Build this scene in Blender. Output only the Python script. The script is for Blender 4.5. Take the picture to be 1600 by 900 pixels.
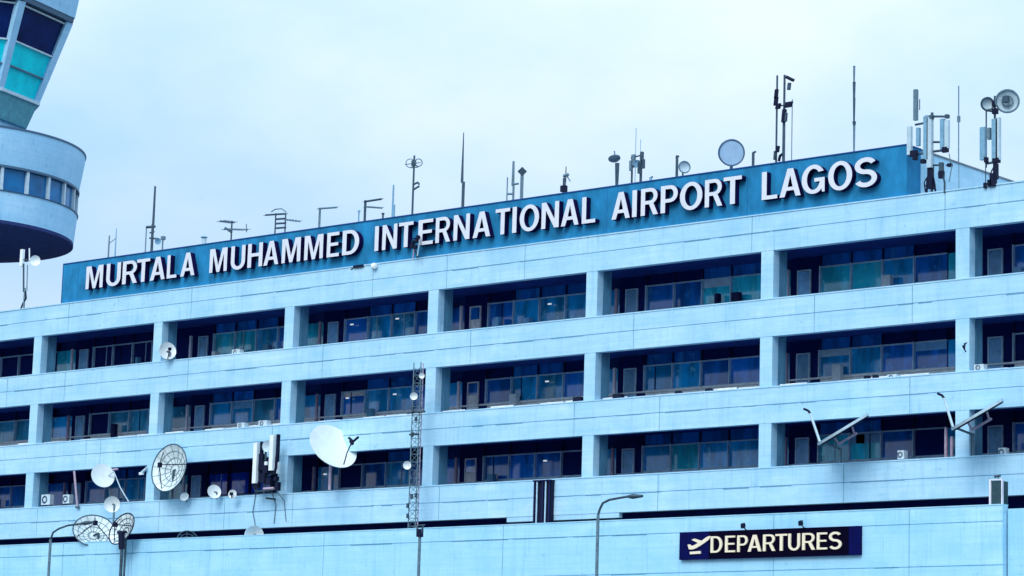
import bpy, bmesh, math, random
from mathutils import Vector, Matrix, Quaternion
random.seed(7)
sc = bpy.context.scene
col = sc.collection
PI = math.pi
for o in list(bpy.data.objects):
    bpy.data.objects.remove(o)

# ------------------------------------------------------------------ camera
YAW, PIT, ROL, FPX = math.radians(40.75), math.radians(9.692), math.radians(1.707), 4247.39
CAM = Vector((79.093, -88.276, 1.775))
FWD = Vector((-math.sin(YAW)*math.cos(PIT), math.cos(YAW)*math.cos(PIT), math.sin(PIT)))
_r = Vector((math.cos(YAW), math.sin(YAW), 0)); _u = _r.cross(FWD)
RGT = math.cos(ROL)*_r + math.sin(ROL)*_u
UPV = -math.sin(ROL)*_r + math.cos(ROL)*_u
cam = bpy.data.cameras.new('camera'); co = bpy.data.objects.new('camera', cam); col.objects.link(co)
m3 = Matrix((RGT, UPV, -FWD)).transposed()
co.matrix_world = Matrix.Translation(CAM) @ m3.to_4x4()
cam.sensor_width = 36; cam.lens = FPX/1600*36; cam.clip_end = 8000; cam.clip_start = 0.5
sc.camera = co

# ------------------------------------------------------------------ light
SUN_EL, SUN_AZ = math.radians(40), math.radians(14)        # azimuth of the sun seen from the facade (towards -Y, to the left)
sd = Vector((math.sin(SUN_AZ)*math.cos(SUN_EL), -math.cos(SUN_AZ)*math.cos(SUN_EL), math.sin(SUN_EL)))
sl = bpy.data.lights.new('sun', 'SUN'); sl.energy = 1.5; sl.angle = math.radians(28); sl.color = (1.0, .97, .92)
so = bpy.data.objects.new('sun', sl); col.objects.link(so)
so.rotation_euler = sd.to_track_quat('Z', 'Y').to_euler()
so.location = (0, -60, 80)
w = bpy.data.worlds.new('World'); sc.world = w; w.use_nodes = True
nt = w.node_tree; N = nt.nodes; L = nt.links
bg = N['Background']; bg.inputs['Strength'].default_value = 0.1
sky = N.new('ShaderNodeTexSky'); sky.sky_type = 'NISHITA'; sky.sun_disc = False
sky.sun_elevation = SUN_EL; sky.sun_rotation = math.atan2(sd.x, sd.y)
sky.dust_density = 2.0
tc = N.new('ShaderNodeTexCoord'); mp = N.new('ShaderNodeMapping'); mp.inputs['Scale'].default_value = (1, 1, 1.9)
mp.inputs['Location'].default_value = (.35, .2, .1)
nz = N.new('ShaderNodeTexNoise'); nz.inputs['Scale'].default_value = 3.4; nz.inputs['Detail'].default_value = 7; nz.inputs['Roughness'].default_value = .55
cr = N.new('ShaderNodeValToRGB'); cr.color_ramp.elements[0].position = .36; cr.color_ramp.elements[1].position = .66
CLOUD_LO, CLOUD_HI = (3.7, 5.9, 8.6, 1), (6.6, 7.7, 8.8, 1)
cr.color_ramp.elements[0].color = CLOUD_LO; cr.color_ramp.elements[1].color = CLOUD_HI
mx = N.new('ShaderNodeMix'); mx.data_type = 'RGBA'; mx.inputs[0].default_value = .9
L.new(tc.outputs['Generated'], mp.inputs['Vector']); L.new(mp.outputs[0], nz.inputs['Vector']); L.new(nz.outputs[0], cr.inputs[0])
L.new(sky.outputs[0], mx.inputs[6]); 
# an overcast sky is brighter overhead than at the horizon
sx = N.new('ShaderNodeSeparateXYZ'); L.new(tc.outputs['Generated'], sx.inputs[0])
zr = N.new('ShaderNodeMapRange'); zr.inputs[1].default_value = 0; zr.inputs[2].default_value = 1; zr.inputs[3].default_value = .82; zr.inputs[4].default_value = 2.4
L.new(sx.outputs[2], zr.inputs[0])
vm = N.new('ShaderNodeVectorMath'); vm.operation = 'SCALE'; L.new(cr.outputs[0], vm.inputs[0]); L.new(zr.outputs[0], vm.inputs['Scale'])
L.new(vm.outputs[0], mx.inputs[7]); L.new(mx.outputs[2], bg.inputs['Color'])
vs = sc.view_settings
vs.view_transform = 'Standard'; vs.look = 'None'; vs.gamma = 1; vs.exposure = 0.22; vs.use_curve_mapping = False

# ------------------------------------------------------------------ materials
MATS = {}
def mat(name, c, rough=.7, metal=0, var=.0, scale=3, stretch=(1, 1, 1), bump=0, rnd=0, spec=.5, c2=None, trans=0):
    if name in MATS: return MATS[name]
    m = bpy.data.materials.new(name); m.use_nodes = True; t = m.node_tree; n = t.nodes; l = t.links
    b = n['Principled BSDF']; b.inputs['Roughness'].default_value = rough; b.inputs['Metallic'].default_value = metal
    b.inputs['Specular IOR Level'].default_value = spec
    b.inputs['Transmission Weight'].default_value = trans
    c = (*c, 1)
    tcn = n.new('ShaderNodeTexCoord'); mpn = n.new('ShaderNodeMapping'); mpn.inputs['Scale'].default_value = stretch
    nn = n.new('ShaderNodeTexNoise'); nn.inputs['Scale'].default_value = scale; nn.inputs['Detail'].default_value = 6; nn.inputs['Roughness'].default_value = .6
    l.new(tcn.outputs['Object'], mpn.inputs[0]); l.new(mpn.outputs[0], nn.inputs['Vector'])
    rp = n.new('ShaderNodeValToRGB'); rp.color_ramp.elements[0].position = .3; rp.color_ramp.elements[1].position = .7
    d = c2 if c2 else tuple(max(0, x*(1-var)) for x in c[:3])
    rp.color_ramp.elements[0].color = (*d[:3], 1); rp.color_ramp.elements[1].color = tuple(min(1, x*(1+var*.3)) for x in c[:3]) + (1,)
    l.new(nn.outputs[0], rp.inputs[0]); out = rp.outputs[0]
    if rnd:
        oi = n.new('ShaderNodeObjectInfo'); hs = n.new('ShaderNodeHueSaturation')
        mr = n.new('ShaderNodeMapRange'); mr.inputs[3].default_value = 1-rnd; mr.inputs[4].default_value = 1+rnd
        l.new(oi.outputs['Random'], mr.inputs[0]); l.new(mr.outputs[0], hs.inputs['Value']); l.new(out, hs.inputs['Color']); out = hs.outputs[0]
    l.new(out, b.inputs['Base Color'])
    if bump:
        bp = n.new('ShaderNodeBump'); bp.inputs['Strength'].default_value = bump; bp.inputs['Distance'].default_value = .02
        l.new(nn.outputs[0], bp.inputs['Height']); l.new(bp.outputs[0], b.inputs['Normal'])
    MATS[name] = m; return m

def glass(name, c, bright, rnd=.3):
    """dark tinted pane: soft room shapes and paler reflections painted into its colour"""
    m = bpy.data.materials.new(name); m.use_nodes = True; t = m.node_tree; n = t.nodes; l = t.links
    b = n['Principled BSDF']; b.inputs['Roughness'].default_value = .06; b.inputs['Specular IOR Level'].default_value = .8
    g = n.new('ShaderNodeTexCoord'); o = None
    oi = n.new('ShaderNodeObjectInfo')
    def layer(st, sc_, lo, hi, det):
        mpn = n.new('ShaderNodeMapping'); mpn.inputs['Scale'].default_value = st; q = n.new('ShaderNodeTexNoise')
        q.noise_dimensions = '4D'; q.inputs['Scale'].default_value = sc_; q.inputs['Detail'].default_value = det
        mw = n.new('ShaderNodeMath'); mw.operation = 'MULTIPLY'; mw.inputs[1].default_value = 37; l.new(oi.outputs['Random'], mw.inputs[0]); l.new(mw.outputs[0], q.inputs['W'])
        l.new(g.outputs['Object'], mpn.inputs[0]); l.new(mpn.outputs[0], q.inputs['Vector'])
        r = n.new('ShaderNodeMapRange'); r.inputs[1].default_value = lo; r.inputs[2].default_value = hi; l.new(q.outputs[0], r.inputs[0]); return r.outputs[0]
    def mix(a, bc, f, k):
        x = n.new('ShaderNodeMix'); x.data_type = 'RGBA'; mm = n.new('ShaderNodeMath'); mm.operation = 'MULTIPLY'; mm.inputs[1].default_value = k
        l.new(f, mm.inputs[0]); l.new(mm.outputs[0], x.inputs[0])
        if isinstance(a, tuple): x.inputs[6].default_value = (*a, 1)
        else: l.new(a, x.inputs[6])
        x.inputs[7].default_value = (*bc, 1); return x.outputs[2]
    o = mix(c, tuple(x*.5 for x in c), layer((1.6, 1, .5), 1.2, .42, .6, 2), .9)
    o = mix(o, bright, layer((2.2, 1, .25), 1.0, .56, .72, 3), .5)  # paler reflections painted into the pane colour, here and in the next layer
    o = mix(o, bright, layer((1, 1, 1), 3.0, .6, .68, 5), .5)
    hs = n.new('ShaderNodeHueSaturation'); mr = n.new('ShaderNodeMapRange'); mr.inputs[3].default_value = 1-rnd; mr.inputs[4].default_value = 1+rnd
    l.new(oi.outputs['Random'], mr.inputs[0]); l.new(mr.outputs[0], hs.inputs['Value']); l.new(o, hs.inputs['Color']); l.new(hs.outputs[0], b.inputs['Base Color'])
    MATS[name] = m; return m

def concrete(name, c, stain, streak=.5, blot=.6):
    m = bpy.data.materials.new(name); m.use_nodes = True; t = m.node_tree; n = t.nodes; l = t.links
    b = n['Principled BSDF']; b.inputs['Roughness'].default_value = .85; b.inputs['Specular IOR Level'].default_value = .2
    g = n.new('ShaderNodeTexCoord')
    def noise(sc_, st, det, lo, hi):
        mpn = n.new('ShaderNodeMapping'); mpn.inputs['Scale'].default_value = st
        q = n.new('ShaderNodeTexNoise'); q.inputs['Scale'].default_value = sc_; q.inputs['Detail'].default_value = det; q.inputs['Roughness'].default_value = .65
        l.new(g.outputs['Object'], mpn.inputs[0]); l.new(mpn.outputs[0], q.inputs['Vector'])
        r = n.new('ShaderNodeMapRange'); r.inputs[1].default_value = lo; r.inputs[2].default_value = hi; l.new(q.outputs[0], r.inputs[0])
        return r.outputs[0], q.outputs[0]
    def mix(a, bcol, f, fac, mode='MIX'):
        x = n.new('ShaderNodeMix'); x.data_type = 'RGBA'; x.blend_type = mode
        mm = n.new('ShaderNodeMath'); mm.operation = 'MULTIPLY'; mm.inputs[1].default_value = fac
        l.new(f, mm.inputs[0]); l.new(mm.outputs[0], x.inputs[0])
        if isinstance(a, tuple): x.inputs[6].default_value = (*a, 1)
        else: l.new(a, x.inputs[6])
        x.inputs[7].default_value = (*bcol, 1)
        return x.outputs[2]
    streaks, _ = noise(1.0, (1.7, 1.7, .15), 6, .5, .85)          # rain streaks running down
    blots, _ = noise(.5, (1, 1, 1.6), 5, .45, .75)
    boards, bn = noise(1.0, (.18, .18, 7), 5, .42, .8)             # shutter-board lines
    fine, fn = noise(9, (1, 1, 1), 6, .3, .7)
    o = mix(c, tuple(x*1.12 for x in c), fine, .6)
    drips, _ = noise(1.0, (5.5, 5.5, .35), 4, .56, .74)            # narrow dark drips
    patch, _ = noise(.22, (1, 1, 2.2), 7, .5, .62)                 # repainted patches
    grime, _ = noise(2.3, (1, 1, 1.3), 8, .6, .74)                 # spots of grime
    o = mix(o, (c[0]*1.3, min(.86, c[1]*1.16), .95), patch, .8)
    o = mix(o, stain, blots, blot); o = mix(o, stain, boards, .5); o = mix(o, tuple(x*.8 for x in stain), streaks, streak)
    o = mix(o, (stain[0]*.55, stain[1]*.7, stain[2]*.75), drips, .4); o = mix(o, (stain[0]*.5, stain[1]*.65, stain[2]*.68), grime, .5)
    l.new(o, b.inputs['Base Color'])
    bp = n.new('ShaderNodeBump'); bp.inputs['Strength'].default_value = .35; bp.inputs['Distance'].default_value = .02
    l.new(fn, bp.inputs['Height']); l.new(bp.outputs[0], b.inputs['Normal'])
    MATS[name] = m; return m

CONC = concrete('pale_blue_concrete', (.44, .71, .88), (.24, .55, .75), .4, .55)
CONC2 = concrete('canopy_concrete', (.39, .71, .89), (.24, .58, .79), .4, .55)
CONCT = concrete('tower_render', (.38, .66, .88), (.24, .56, .78), .25, .55)
SOFF = mat('recess_shade', (.018, .06, .3), .9, var=.4, scale=1.2, spec=.1)  # navy base colour carries the shade of the balcony recesses
FLOORM = mat('balcony_floor', (.42, .58, .75), .85, var=.3)
BACK = mat('recess_wall', (.02, .065, .3), .85, var=.4, scale=1.5, spec=.1)  # recess shade put into the wall's navy colour as well
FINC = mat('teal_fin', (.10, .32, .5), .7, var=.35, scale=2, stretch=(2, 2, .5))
JOINT = mat('joint', (.12, .32, .46), .9, var=.4, scale=2)
SIGNB = mat('sign_blue', (.022, .255, .51), .7, spec=.12, var=.4, scale=1.4, stretch=(1, 1, .6))
EDGE = mat('sign_trim', (.01, .07, .25), .6, spec=.15)
WHITE = mat('letter_white', (.76, .78, .84), .5, var=.08)
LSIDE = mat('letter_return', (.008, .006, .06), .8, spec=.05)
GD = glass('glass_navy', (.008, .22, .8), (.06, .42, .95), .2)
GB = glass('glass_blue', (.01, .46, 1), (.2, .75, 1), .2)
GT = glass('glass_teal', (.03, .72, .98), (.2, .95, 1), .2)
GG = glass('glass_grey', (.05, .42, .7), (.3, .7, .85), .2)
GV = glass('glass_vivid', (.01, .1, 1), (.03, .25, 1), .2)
GC = mat('glass_cyan', (.0, .85, .98), .1, var=.25, scale=1, rnd=.1)
VOID = mat('dark_interior', (.008, .022, .15), .9, var=.3, spec=.05)  # deep shade of the interiors painted as a dark navy base
FRAME = mat('frame_alu', (.5, .76, .98), .45, var=.3)
FRAMEP = mat('frame_pale', (.85, .85, .95), .5, var=.2)
FRAMEK = mat('frame_dark', (.01, .015, .08), .6, spec=.15)
DOORB = mat('door_blue', (.2, .55, .95), .4, var=.45, scale=2, rnd=.2)
SILL = mat('sill_white', (.9, .95, .98), .6, var=.3, scale=5)
NAVY = mat('board_navy', (.002, .004, .075), .7, var=.3, spec=.06)
BLACKP = mat('board_black', (.002, .001, .012), .8, spec=.04)
CREAM = mat('letter_cream', (.95, .82, .6), .5, var=.05)
STEEL = mat('mast_steel', (.05, .1, .14), .5, .3, var=.5, scale=9)
STEELL = mat('mast_grey', (.14, .24, .3), .5, .2, var=.4, scale=9)
DARK = mat('dark_metal', (.006, .01, .035), .6, spec=.15)
PANEL = mat('antenna_panel', (.5, .66, .74), .5, var=.2, scale=4)
PANELB = mat('antenna_panel_blue', (.2, .42, .58), .5, var=.3, scale=4)
DISHW = mat('dish_white', (.86, .93, .93), .45, var=.1, scale=2)
DISHB = mat('dish_blue', (.42, .64, .84), .5, var=.15)
RADM = mat('drum_rim', (.05, .12, .2), .5)
PINK = mat('pink_post', (.5, .4, .52), .6, var=.3, scale=5)
ACM = mat('ac_white', (.62, .74, .8), .5, var=.2, scale=6)
LAMPW = mat('lamp_housing', (.35, .45, .5), .5)
ASPH = mat('asphalt', (.05, .055, .06), .9, var=.4, scale=.4, bump=.3)
PAVE = mat('paving', (.26, .3, .33), .85, var=.3, scale=.6, bump=.3)
ROOFM = mat('roof_felt', (.2, .24, .27), .9, var=.3)
GLOW = bpy.data.materials.new('lit_lamp'); GLOW.use_nodes = True
GLOW.node_tree.nodes['Principled BSDF'].inputs['Emission Color'].default_value = (.8, .9, 1, 1)
GLOW.node_tree.nodes['Principled BSDF'].inputs['Emission Strength'].default_value = .55

# ------------------------------------------------------------------ helpers
def U(px, py, Y):
    """point of the plane Y=const seen at photograph pixel (px, py)"""
    d = FWD + RGT*((px-800)/FPX) - UPV*((py-450)/FPX)
    t = (Y-CAM.y)/d.y
    return CAM + d*t
def mpp(p): return (p-CAM).dot(FWD)/FPX        # metres per photograph pixel at p

class MB:
    def __init__(s): s.v = []; s.f = []; s.mi = []
    def add(s, vs_, fs, k=0):
        o = len(s.v); s.v += [Vector(a) for a in vs_]; s.f += [tuple(i+o for i in f) for f in fs]; s.mi += [k]*len(fs)
        return s
    def box(s, x0, x1, y0, y1, z0, z1, k=0):
        return s.add([(x0,y0,z0),(x1,y0,z0),(x1,y1,z0),(x0,y1,z0),(x0,y0,z1),(x1,y0,z1),(x1,y1,z1),(x0,y1,z1)],
              [(0,3,2,1),(4,5,6,7),(0,1,5,4),(1,2,6,5),(2,3,7,6),(3,0,4,7)], k)
    def obox(s, c, ax, ay, az, k=0):
        c, ax, ay, az = map(Vector, (c, ax, ay, az))
        P = [c+ax*i+ay*j+az*q for q in (-1,1) for (i,j) in ((-1,-1),(1,-1),(1,1),(-1,1))]
        return s.add(P, [(0,3,2,1),(4,5,6,7),(0,1,5,4),(1,2,6,5),(2,3,7,6),(3,0,4,7)], k)
    def tube(s, p, q, r, r2=None, n=6, k=0):
        p, q = Vector(p), Vector(q); r2 = r if r2 is None else r2
        d = q-p
        if d.length < 1e-6: return s
        a = d.orthogonal().normalized(); b = d.normalized().cross(a)
        P = []
        for c, rr in ((p, r), (q, r2)):
            for i in range(n):
                t = 2*PI*i/n; P.append(c+(a*math.cos(t)+b*math.sin(t))*rr)
        F = [(i, (i+1) % n, n+(i+1) % n, n+i) for i in range(n)] + [tuple(range(n-1, -1, -1)), tuple(range(n, 2*n))]
        return s.add(P, F, k)
    def path(s, pts, r, n=6, k=0):
        for a, b in zip(pts[:-1], pts[1:]): s.tube(a, b, r, n=n, k=k)
        return s
    def ring(s, c, nrm, R, r, n=28, k=0, off=0, arc=(0, 1)):
        c = Vector(c); nrm = Vector(nrm).normalized(); a = nrm.orthogonal().normalized(); b = nrm.cross(a)
        pts = [c+nrm*off+(a*math.cos(2*PI*(arc[0]+(arc[1]-arc[0])*i/n))+b*math.sin(2*PI*(arc[0]+(arc[1]-arc[0])*i/n)))*R for i in range(n+1)]
        return s.path(pts, r, 5, k)
    def disc(s, c, nrm, R, depth, th=.03, n=32, rings=6, k=0):
        """solid paraboloid dish: rim at c, bowl bulging backwards by depth"""
        c = Vector(c); nrm = Vector(nrm).normalized(); a = nrm.orthogonal().normalized(); b = nrm.cross(a)
        P = []; F = []
        for lay in (0, -th):
            for j in range(rings+1):
                rr = R*j/rings; z = -depth*(1-(j/rings)**2)+lay
                for i in range(n):
                    t = 2*PI*i/n; P.append(c+nrm*z+(a*math.cos(t)+b*math.sin(t))*max(rr, 1e-4))
        M = (rings+1)*n
        for lay in (0, 1):
            o = lay*M
            for j in range(rings):
                for i in range(n):
                    q = (o+j*n+i, o+j*n+(i+1) % n, o+(j+1)*n+(i+1) % n, o+(j+1)*n+i)
                    F.append(q if lay else q[::-1])
        o = rings*n
        for i in range(n): F.append((o+i, o+(i+1) % n, M+o+(i+1) % n, M+o+i))
        return s.add(P, F, k)
    def build(s, name, mats, parent=None, smooth=False):
        me = bpy.data.meshes.new(name)
        off = Vector((0, 0, 0))
        p = parent
        while p is not None:
            off += p.location; p = p.parent
        me.from_pydata([tuple(a-off) for a in s.v], [], s.f)
        if not isinstance(mats, (list, tuple)): mats = [mats]
        for m_ in mats: me.materials.append(m_)
        if len(mats) > 1:
            me.polygons.foreach_set('material_index', s.mi)
        bm = bmesh.new(); bm.from_mesh(me); bmesh.ops.recalc_face_normals(bm, faces=bm.faces); bm.to_mesh(me); bm.free()
        if smooth:
            me.polygons.foreach_set('use_smooth', [True]*len(me.polygons))
            me.set_sharp_from_angle(angle=math.radians(35))
        o = bpy.data.objects.new(name, me); col.objects.link(o)
        if parent: o.parent = parent
        return o
def thing(name, label, cat, loc=(0, 0, 0), group=None):
    o = bpy.data.objects.new(name, None); col.objects.link(o); o.location = Vector(loc); o.empty_display_size = .3
    o['label'] = label; o['category'] = cat
    if group: o['group'] = group
    return o
def tag(o, label, cat, group=None):
    o['label'] = label; o['category'] = cat
    if group: o['group'] = group
    return o
def struct(o): o['kind'] = 'structure'; return o

# ------------------------------------------------------------------ ground
struct(MB().box(-4000, 4000, -4000, 4000, -.5, 0).build('ground', ASPH))
struct(MB().box(-70, 70, -14, 26, .0, .13).build('pavement', PAVE))
rb = MB().box(-300, 300, -26.05, -25.9, .004, .008)
for i in range(-40, 40): rb.box(i*6, i*6+3, -21.05, -20.9, .004, .008)
struct(rb.build('road_markings', WHITE))

# ------------------------------------------------------------------ terminal building
W, X0 = 9.068, -29.09
SA, SB, SC_, SD_ = 22.0, 18.5, 15.0, 11.70
PA, PB, PC = 20.0, 16.43, 13.2
ROOF = 23.50
XL, XR = X0-2*W-.4, X0+8*W+1
D = 3.8
bld = thing('terminal_building', 'long pale concrete terminal with three recessed balcony storeys of dark windows', 'airport building', ((XL+XR)/2, 0, 0))
def band(z0, z1, zj, lab=None):
    b = MB()
    g = .035
    b.box(XL, XR, 0, .3, z0, zj-g/2); b.box(XL, XR, .05, .3, zj-g/2, zj+g/2); b.box(XL, XR, .004, .3, zj+g/2, z1)
    o = b.build('parapet_band', CONC, bld)
    # vertical expansion joints as narrow recess fillets
    return o
rj = random.Random(3)
def band(z0, z1, zj):
    b = MB(); g = .03
    b.box(XL, XR, 0, .3, z0, zj-g/2); b.box(XL, XR, .05, .3, zj-g/2, zj+g/2); b.box(XL, XR, .004, .3, zj+g/2, z1)
    x = XL+3
    while x < XR-2:                                  # expansion joints
        b.box(x, x+.022, -.003, .02, z0+.02, z1-.02, 1); x += W*rj.choice((.5, 1, 1, 1.33))
    x = XL+1
    while x < XR-3:                                  # seepage along the groove in uneven runs
        ln = rj.uniform(.4, 2.6); h = rj.uniform(.01, .035)
        if rj.random() < .6: b.box(x, x+ln, -.002, .02, zj-.018-h, zj-.018, 1)
        x += ln+rj.uniform(.1, 1.2)
    return b.build('parapet_band', [CONC, JOINT], bld)
fas = band(SA, ROOF, SA+.80)
fas['label'] = 'topmost concrete band under the name sign'
for z0, z1 in ((SB, PA), (SC_, PB), (SD_, PC)): band(z0, z1, z0+(z1-z0)*.52)
# copings
for z in (PA, PB, PC):
    MB().box(XL, XR, -.02, .34, z, z+.05).build('coping', CONC, bld)
MB().box(XL, XR, -.03, .36, ROOF, ROOF+.05).build('coping', CONC, bld)
# slabs
for s_ in (SA, SB, SC_):
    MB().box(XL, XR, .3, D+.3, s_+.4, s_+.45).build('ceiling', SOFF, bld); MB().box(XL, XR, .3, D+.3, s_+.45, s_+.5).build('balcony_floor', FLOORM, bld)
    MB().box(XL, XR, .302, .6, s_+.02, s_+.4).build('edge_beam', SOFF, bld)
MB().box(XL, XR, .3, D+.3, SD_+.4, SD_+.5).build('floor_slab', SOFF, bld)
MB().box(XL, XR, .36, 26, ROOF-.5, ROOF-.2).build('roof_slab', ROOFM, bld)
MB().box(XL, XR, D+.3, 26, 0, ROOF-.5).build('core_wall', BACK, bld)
# storey below the last band, shade behind the canopy put into its dark colour
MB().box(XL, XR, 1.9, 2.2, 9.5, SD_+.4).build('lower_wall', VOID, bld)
# pillars
for i in range(-2, 9):
    x = X0+i*W
    for (p, s_) in ((PA, SA), (PB, SB), (PC, SC_)):
        MB().box(x, x+.6, .012, .42, p+.05, s_).build('pillar', CONC, bld)
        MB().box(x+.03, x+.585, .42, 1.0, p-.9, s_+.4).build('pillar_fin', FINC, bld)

# back wall modules: the grid falls on mullion px 1283 in bay 5
xm = U(1283, 430, D).x
MODW = W/6
def module_x(bay, m):      # left edge of module m (0..5) of the bay seen through opening `bay`
    return xm+(bay-5)*W+(m-2)*MODW
#          m0    m1     m2..m5
SPEC = {
 'A': {-2:'kkkkkk', -1:'kkkkkk', 0:'tkkkkk', 1:'kdttbn', 2:'tdnbbn', 3:'nwnbbb', 4:'bdnntt', 5:'tkttbn', 6:'tknbnn', 7:'nkbbbn'},
 'B': {-2:'kkgggg', -1:'kkkggg', 0:'bdkggg', 1:'gdbBgn', 2:'bdnBbn', 3:'bwnBbn', 4:'bdbbnn', 5:'bdbbnn', 6:'bkknbn', 7:'nkbbbn'},
 'C': {-2:'kknnnn', -1:'kknnnn', 0:'nknbbt', 1:'tkvvvk', 2:'dbknbn', 3:'nwnnnk', 4:'bdbtbb', 5:'bdttnk', 6:'bknnnn', 7:'nkbbbn'}}
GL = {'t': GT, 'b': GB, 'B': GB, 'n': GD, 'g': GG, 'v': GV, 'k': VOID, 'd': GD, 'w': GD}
rw = random.Random(11)
for row, s_, p_ in (('A', SA, PA), ('B', SB, PB), ('C', SC_, PC)):
    zs, zt, zh, zf = s_-1.2, s_-.09, s_+.4, s_-3.0+.0
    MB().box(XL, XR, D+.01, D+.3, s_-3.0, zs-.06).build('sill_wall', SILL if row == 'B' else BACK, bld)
    sl_ = MB()
    for bay in range(-2, 8):
        for m in range(6):
            ch = SPEC[row][bay][m]; x0 = module_x(bay, m); x1 = x0+MODW
            if x0 < XL or x1 > XR: continue
            y = D
            mw = .05
            if m in (2, 3, 4, 5) and (m != 2 or ch not in 'dw'):
                fr = MB()
                fr.box(x0, x0+mw, y-.16, y, zs, zt+.03)
                fr.box(x0+mw, x1, y-.05, y, zt-.03, zt+.03); fr.box(x0+mw, x1, y-.05, y, zs, zs+.05)
                up = MB().box(x0, x0+mw, y-.1, y, zt+.031, zh)
                f = fr.build('window', FRAMEK if (row, bay) in (('C', 1),) else FRAME, bld)
                q = MB(); t = rw.uniform(0, .006)
                q.box(x0+mw, x1, y-.012+t, y, zs+.05, zt-.03)
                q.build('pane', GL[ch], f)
                MB().box(x0+mw, x1, y-.012+t, y, zt+.03, zh).build('fanlight', {'t': GD, 'b': GD, 'B': GD}.get(ch, VOID), f); up.build('fanlight_bar', FRAMEK, f)  # upper panes and bars coloured darker to stand in for ceiling shadow
                if rw.random() < .2:
                    xb_ = x0+MODW*rw.choice((.35, .5, .62)); MB().box(xb_, xb_+.035, y-.045, y-.013, zs+.05, zt-.03).build('sash_bar', FRAME if rw.random() < .6 else FRAMEK, f)
                if rw.random() < .14 and ch != 'k':
                    hb = rw.uniform(.12, .45); MB().box(x0+mw+.01, x1-.01, y-.02, y-.0125, zt-.03-hb, zt-.031).build('blind', rw.choice((SILL, DOORB, GG, FRAME)), f)
                if rw.random() < .25:
                    xo = x0+rw.uniform(.2, 1.0); MB().box(xo, xo+rw.uniform(.15, .4), y-.5, y-.25, s_-3, zs+rw.uniform(.15, .45)).build('balcony_clutter', rw.choice((ACM, FINC, DOORB, FRAMEK, SILL)), bld)
                if rw.random() < .2 and ch in 'bBtg':
                    a = rw.uniform(.1, .8); b2 = a+rw.uniform(.15, .5)
                    MB().box(x0+a, min(x0+b2, x1-.05), y-.02, y-.013, zs+.06, zt-.05).build('curtain', MATS['glass_grey'] if ch != 't' else MATS['glass_teal'], f)
            else:
                # door zone: dark opening with a blue door leaf and pale post
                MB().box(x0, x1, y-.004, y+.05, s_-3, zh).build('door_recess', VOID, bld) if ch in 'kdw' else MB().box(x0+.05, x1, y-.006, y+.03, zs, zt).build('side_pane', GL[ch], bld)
                if m == 1:
                    d_ = MB().box(x0+.42, x0+.98, y-.05, y-.005, s_-3, zt-.12)
                    do = d_.build('door', DOORB if ch != 'w' else GD, bld)
                    fr2 = MB(); fm = FRAMEP if ch == 'w' else FRAME
                    fr2.box(x0+.36, x0+.42, y-.08, y, s_-3, zt-.1); fr2.box(x0+.98, x0+1.04, y-.08, y, s_-3, zt-.1); fr2.box(x0+.36, x0+1.04, y-.08, y, zt-.1, zt-.04)
                    fr2.build('door_frame', fm, do)
                    if ch == 'w': MB().box(x0+.44, x0+.96, y-.07, y-.052, s_-3, s_-.75).build('door_panel', SILL, do)
            if m in (1,):
                MB().box(x0-.06, x0+.06, y-.3, y-.18, s_-3, zt+.0).build('post', FRAMEP if rw.random() < .5 else PINK, bld)
    if row == 'B':
        # low white boards along the ledge, one per window bay
        for bay in range(-2, 8):
            for m in range(6):
                xq = X0+bay*W+.62+m*(W-.62)/6
                if m == 1 and bay % 2: continue
                if XL < xq < XR-2: MB().box(xq+.06, xq+(W-.62)/6-.05, .46, .5, p_-.3, p_+.05+rw.uniform(.07, .15)).build('ledge_board', SILL, bld)
        MB().box(XL, XR, D-.22, D, zs-.06, zs-.01).build('window_sill', SILL, bld)
    else:
        MB().box(XL, XR, D-.1, D, zs-.06, zs-.01).build('window_sill', FRAME, bld)
# ceiling lamps near the glass
for px, py, s_ in ((550, 507, SA), (621, 498, SA), (859, 475, SA), (543, 622, SB), (617, 616, SB), (855, 596, SB), (508, 741, SC_), (852, 720, SC_)):
    p = U(px, py, D-.18)
    MB().box(p.x-.09, p.x+.09, D-.22, D-.16, p.z-.03, p.z+.03).build('wall_lamp', GLOW, bld)

# lower front canopy
YC = -2.6
zc = [U(x, y, YC).z for x, y in ((25, 851.7), (800, 820), (1566, 790))]
ZC = sum(zc)/3
xce = U(1567, 840, YC).x
can = thing('canopy_wall', 'lower concrete fascia in front of the building carrying the departures board', 'concrete fascia', ((XL+xce)/2, YC, 0))
zj1, zj2 = ZC-.58, ZC-2.15
c_ = MB()
for a, b in ((ZC-3.2, zj2-.016), (zj2+.016, zj1-.016), (zj1+.016, ZC)):
    c_.box(XL, xce, YC, YC+.35, a, b)
c_.box(XL, xce, YC+.04, YC+.35, zj2-.016, zj2+.016); c_.box(XL, xce, YC+.04, YC+.35, zj1-.016, zj1+.016)
for px in (98, 206, 505, 785, 1208, 1420):
    x = U(px, 870, YC).x; c_.box(x, x+.022, YC-.003, YC+.01, ZC-3.2, ZC-.02, 1)
x = XL+2
while x < xce-3:
    ln = rj.uniform(.5, 3.2)
    if rj.random() < .6: c_.box(x, x+ln, YC-.002, YC+.01, zj1-.016-rj.uniform(.012, .03), zj1-.016, 1)
    if rj.random() < .4: c_.box(x, x+ln, YC-.002, YC+.01, zj2-.016-rj.uniform(.012, .03), zj2-.016, 1)
    x += ln+rj.uniform(.2, 1.8)
c_.build('fascia', [CONC2, JOINT], can)
MB().box(XL, xce, YC+.35, 1.9, ZC-.75, ZC-.6).build('canopy_roof', ROOFM, can)
MB().box(XL, xce, YC-.02, YC+.38, ZC, ZC+.04).build('coping', CONC2, can)
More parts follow.
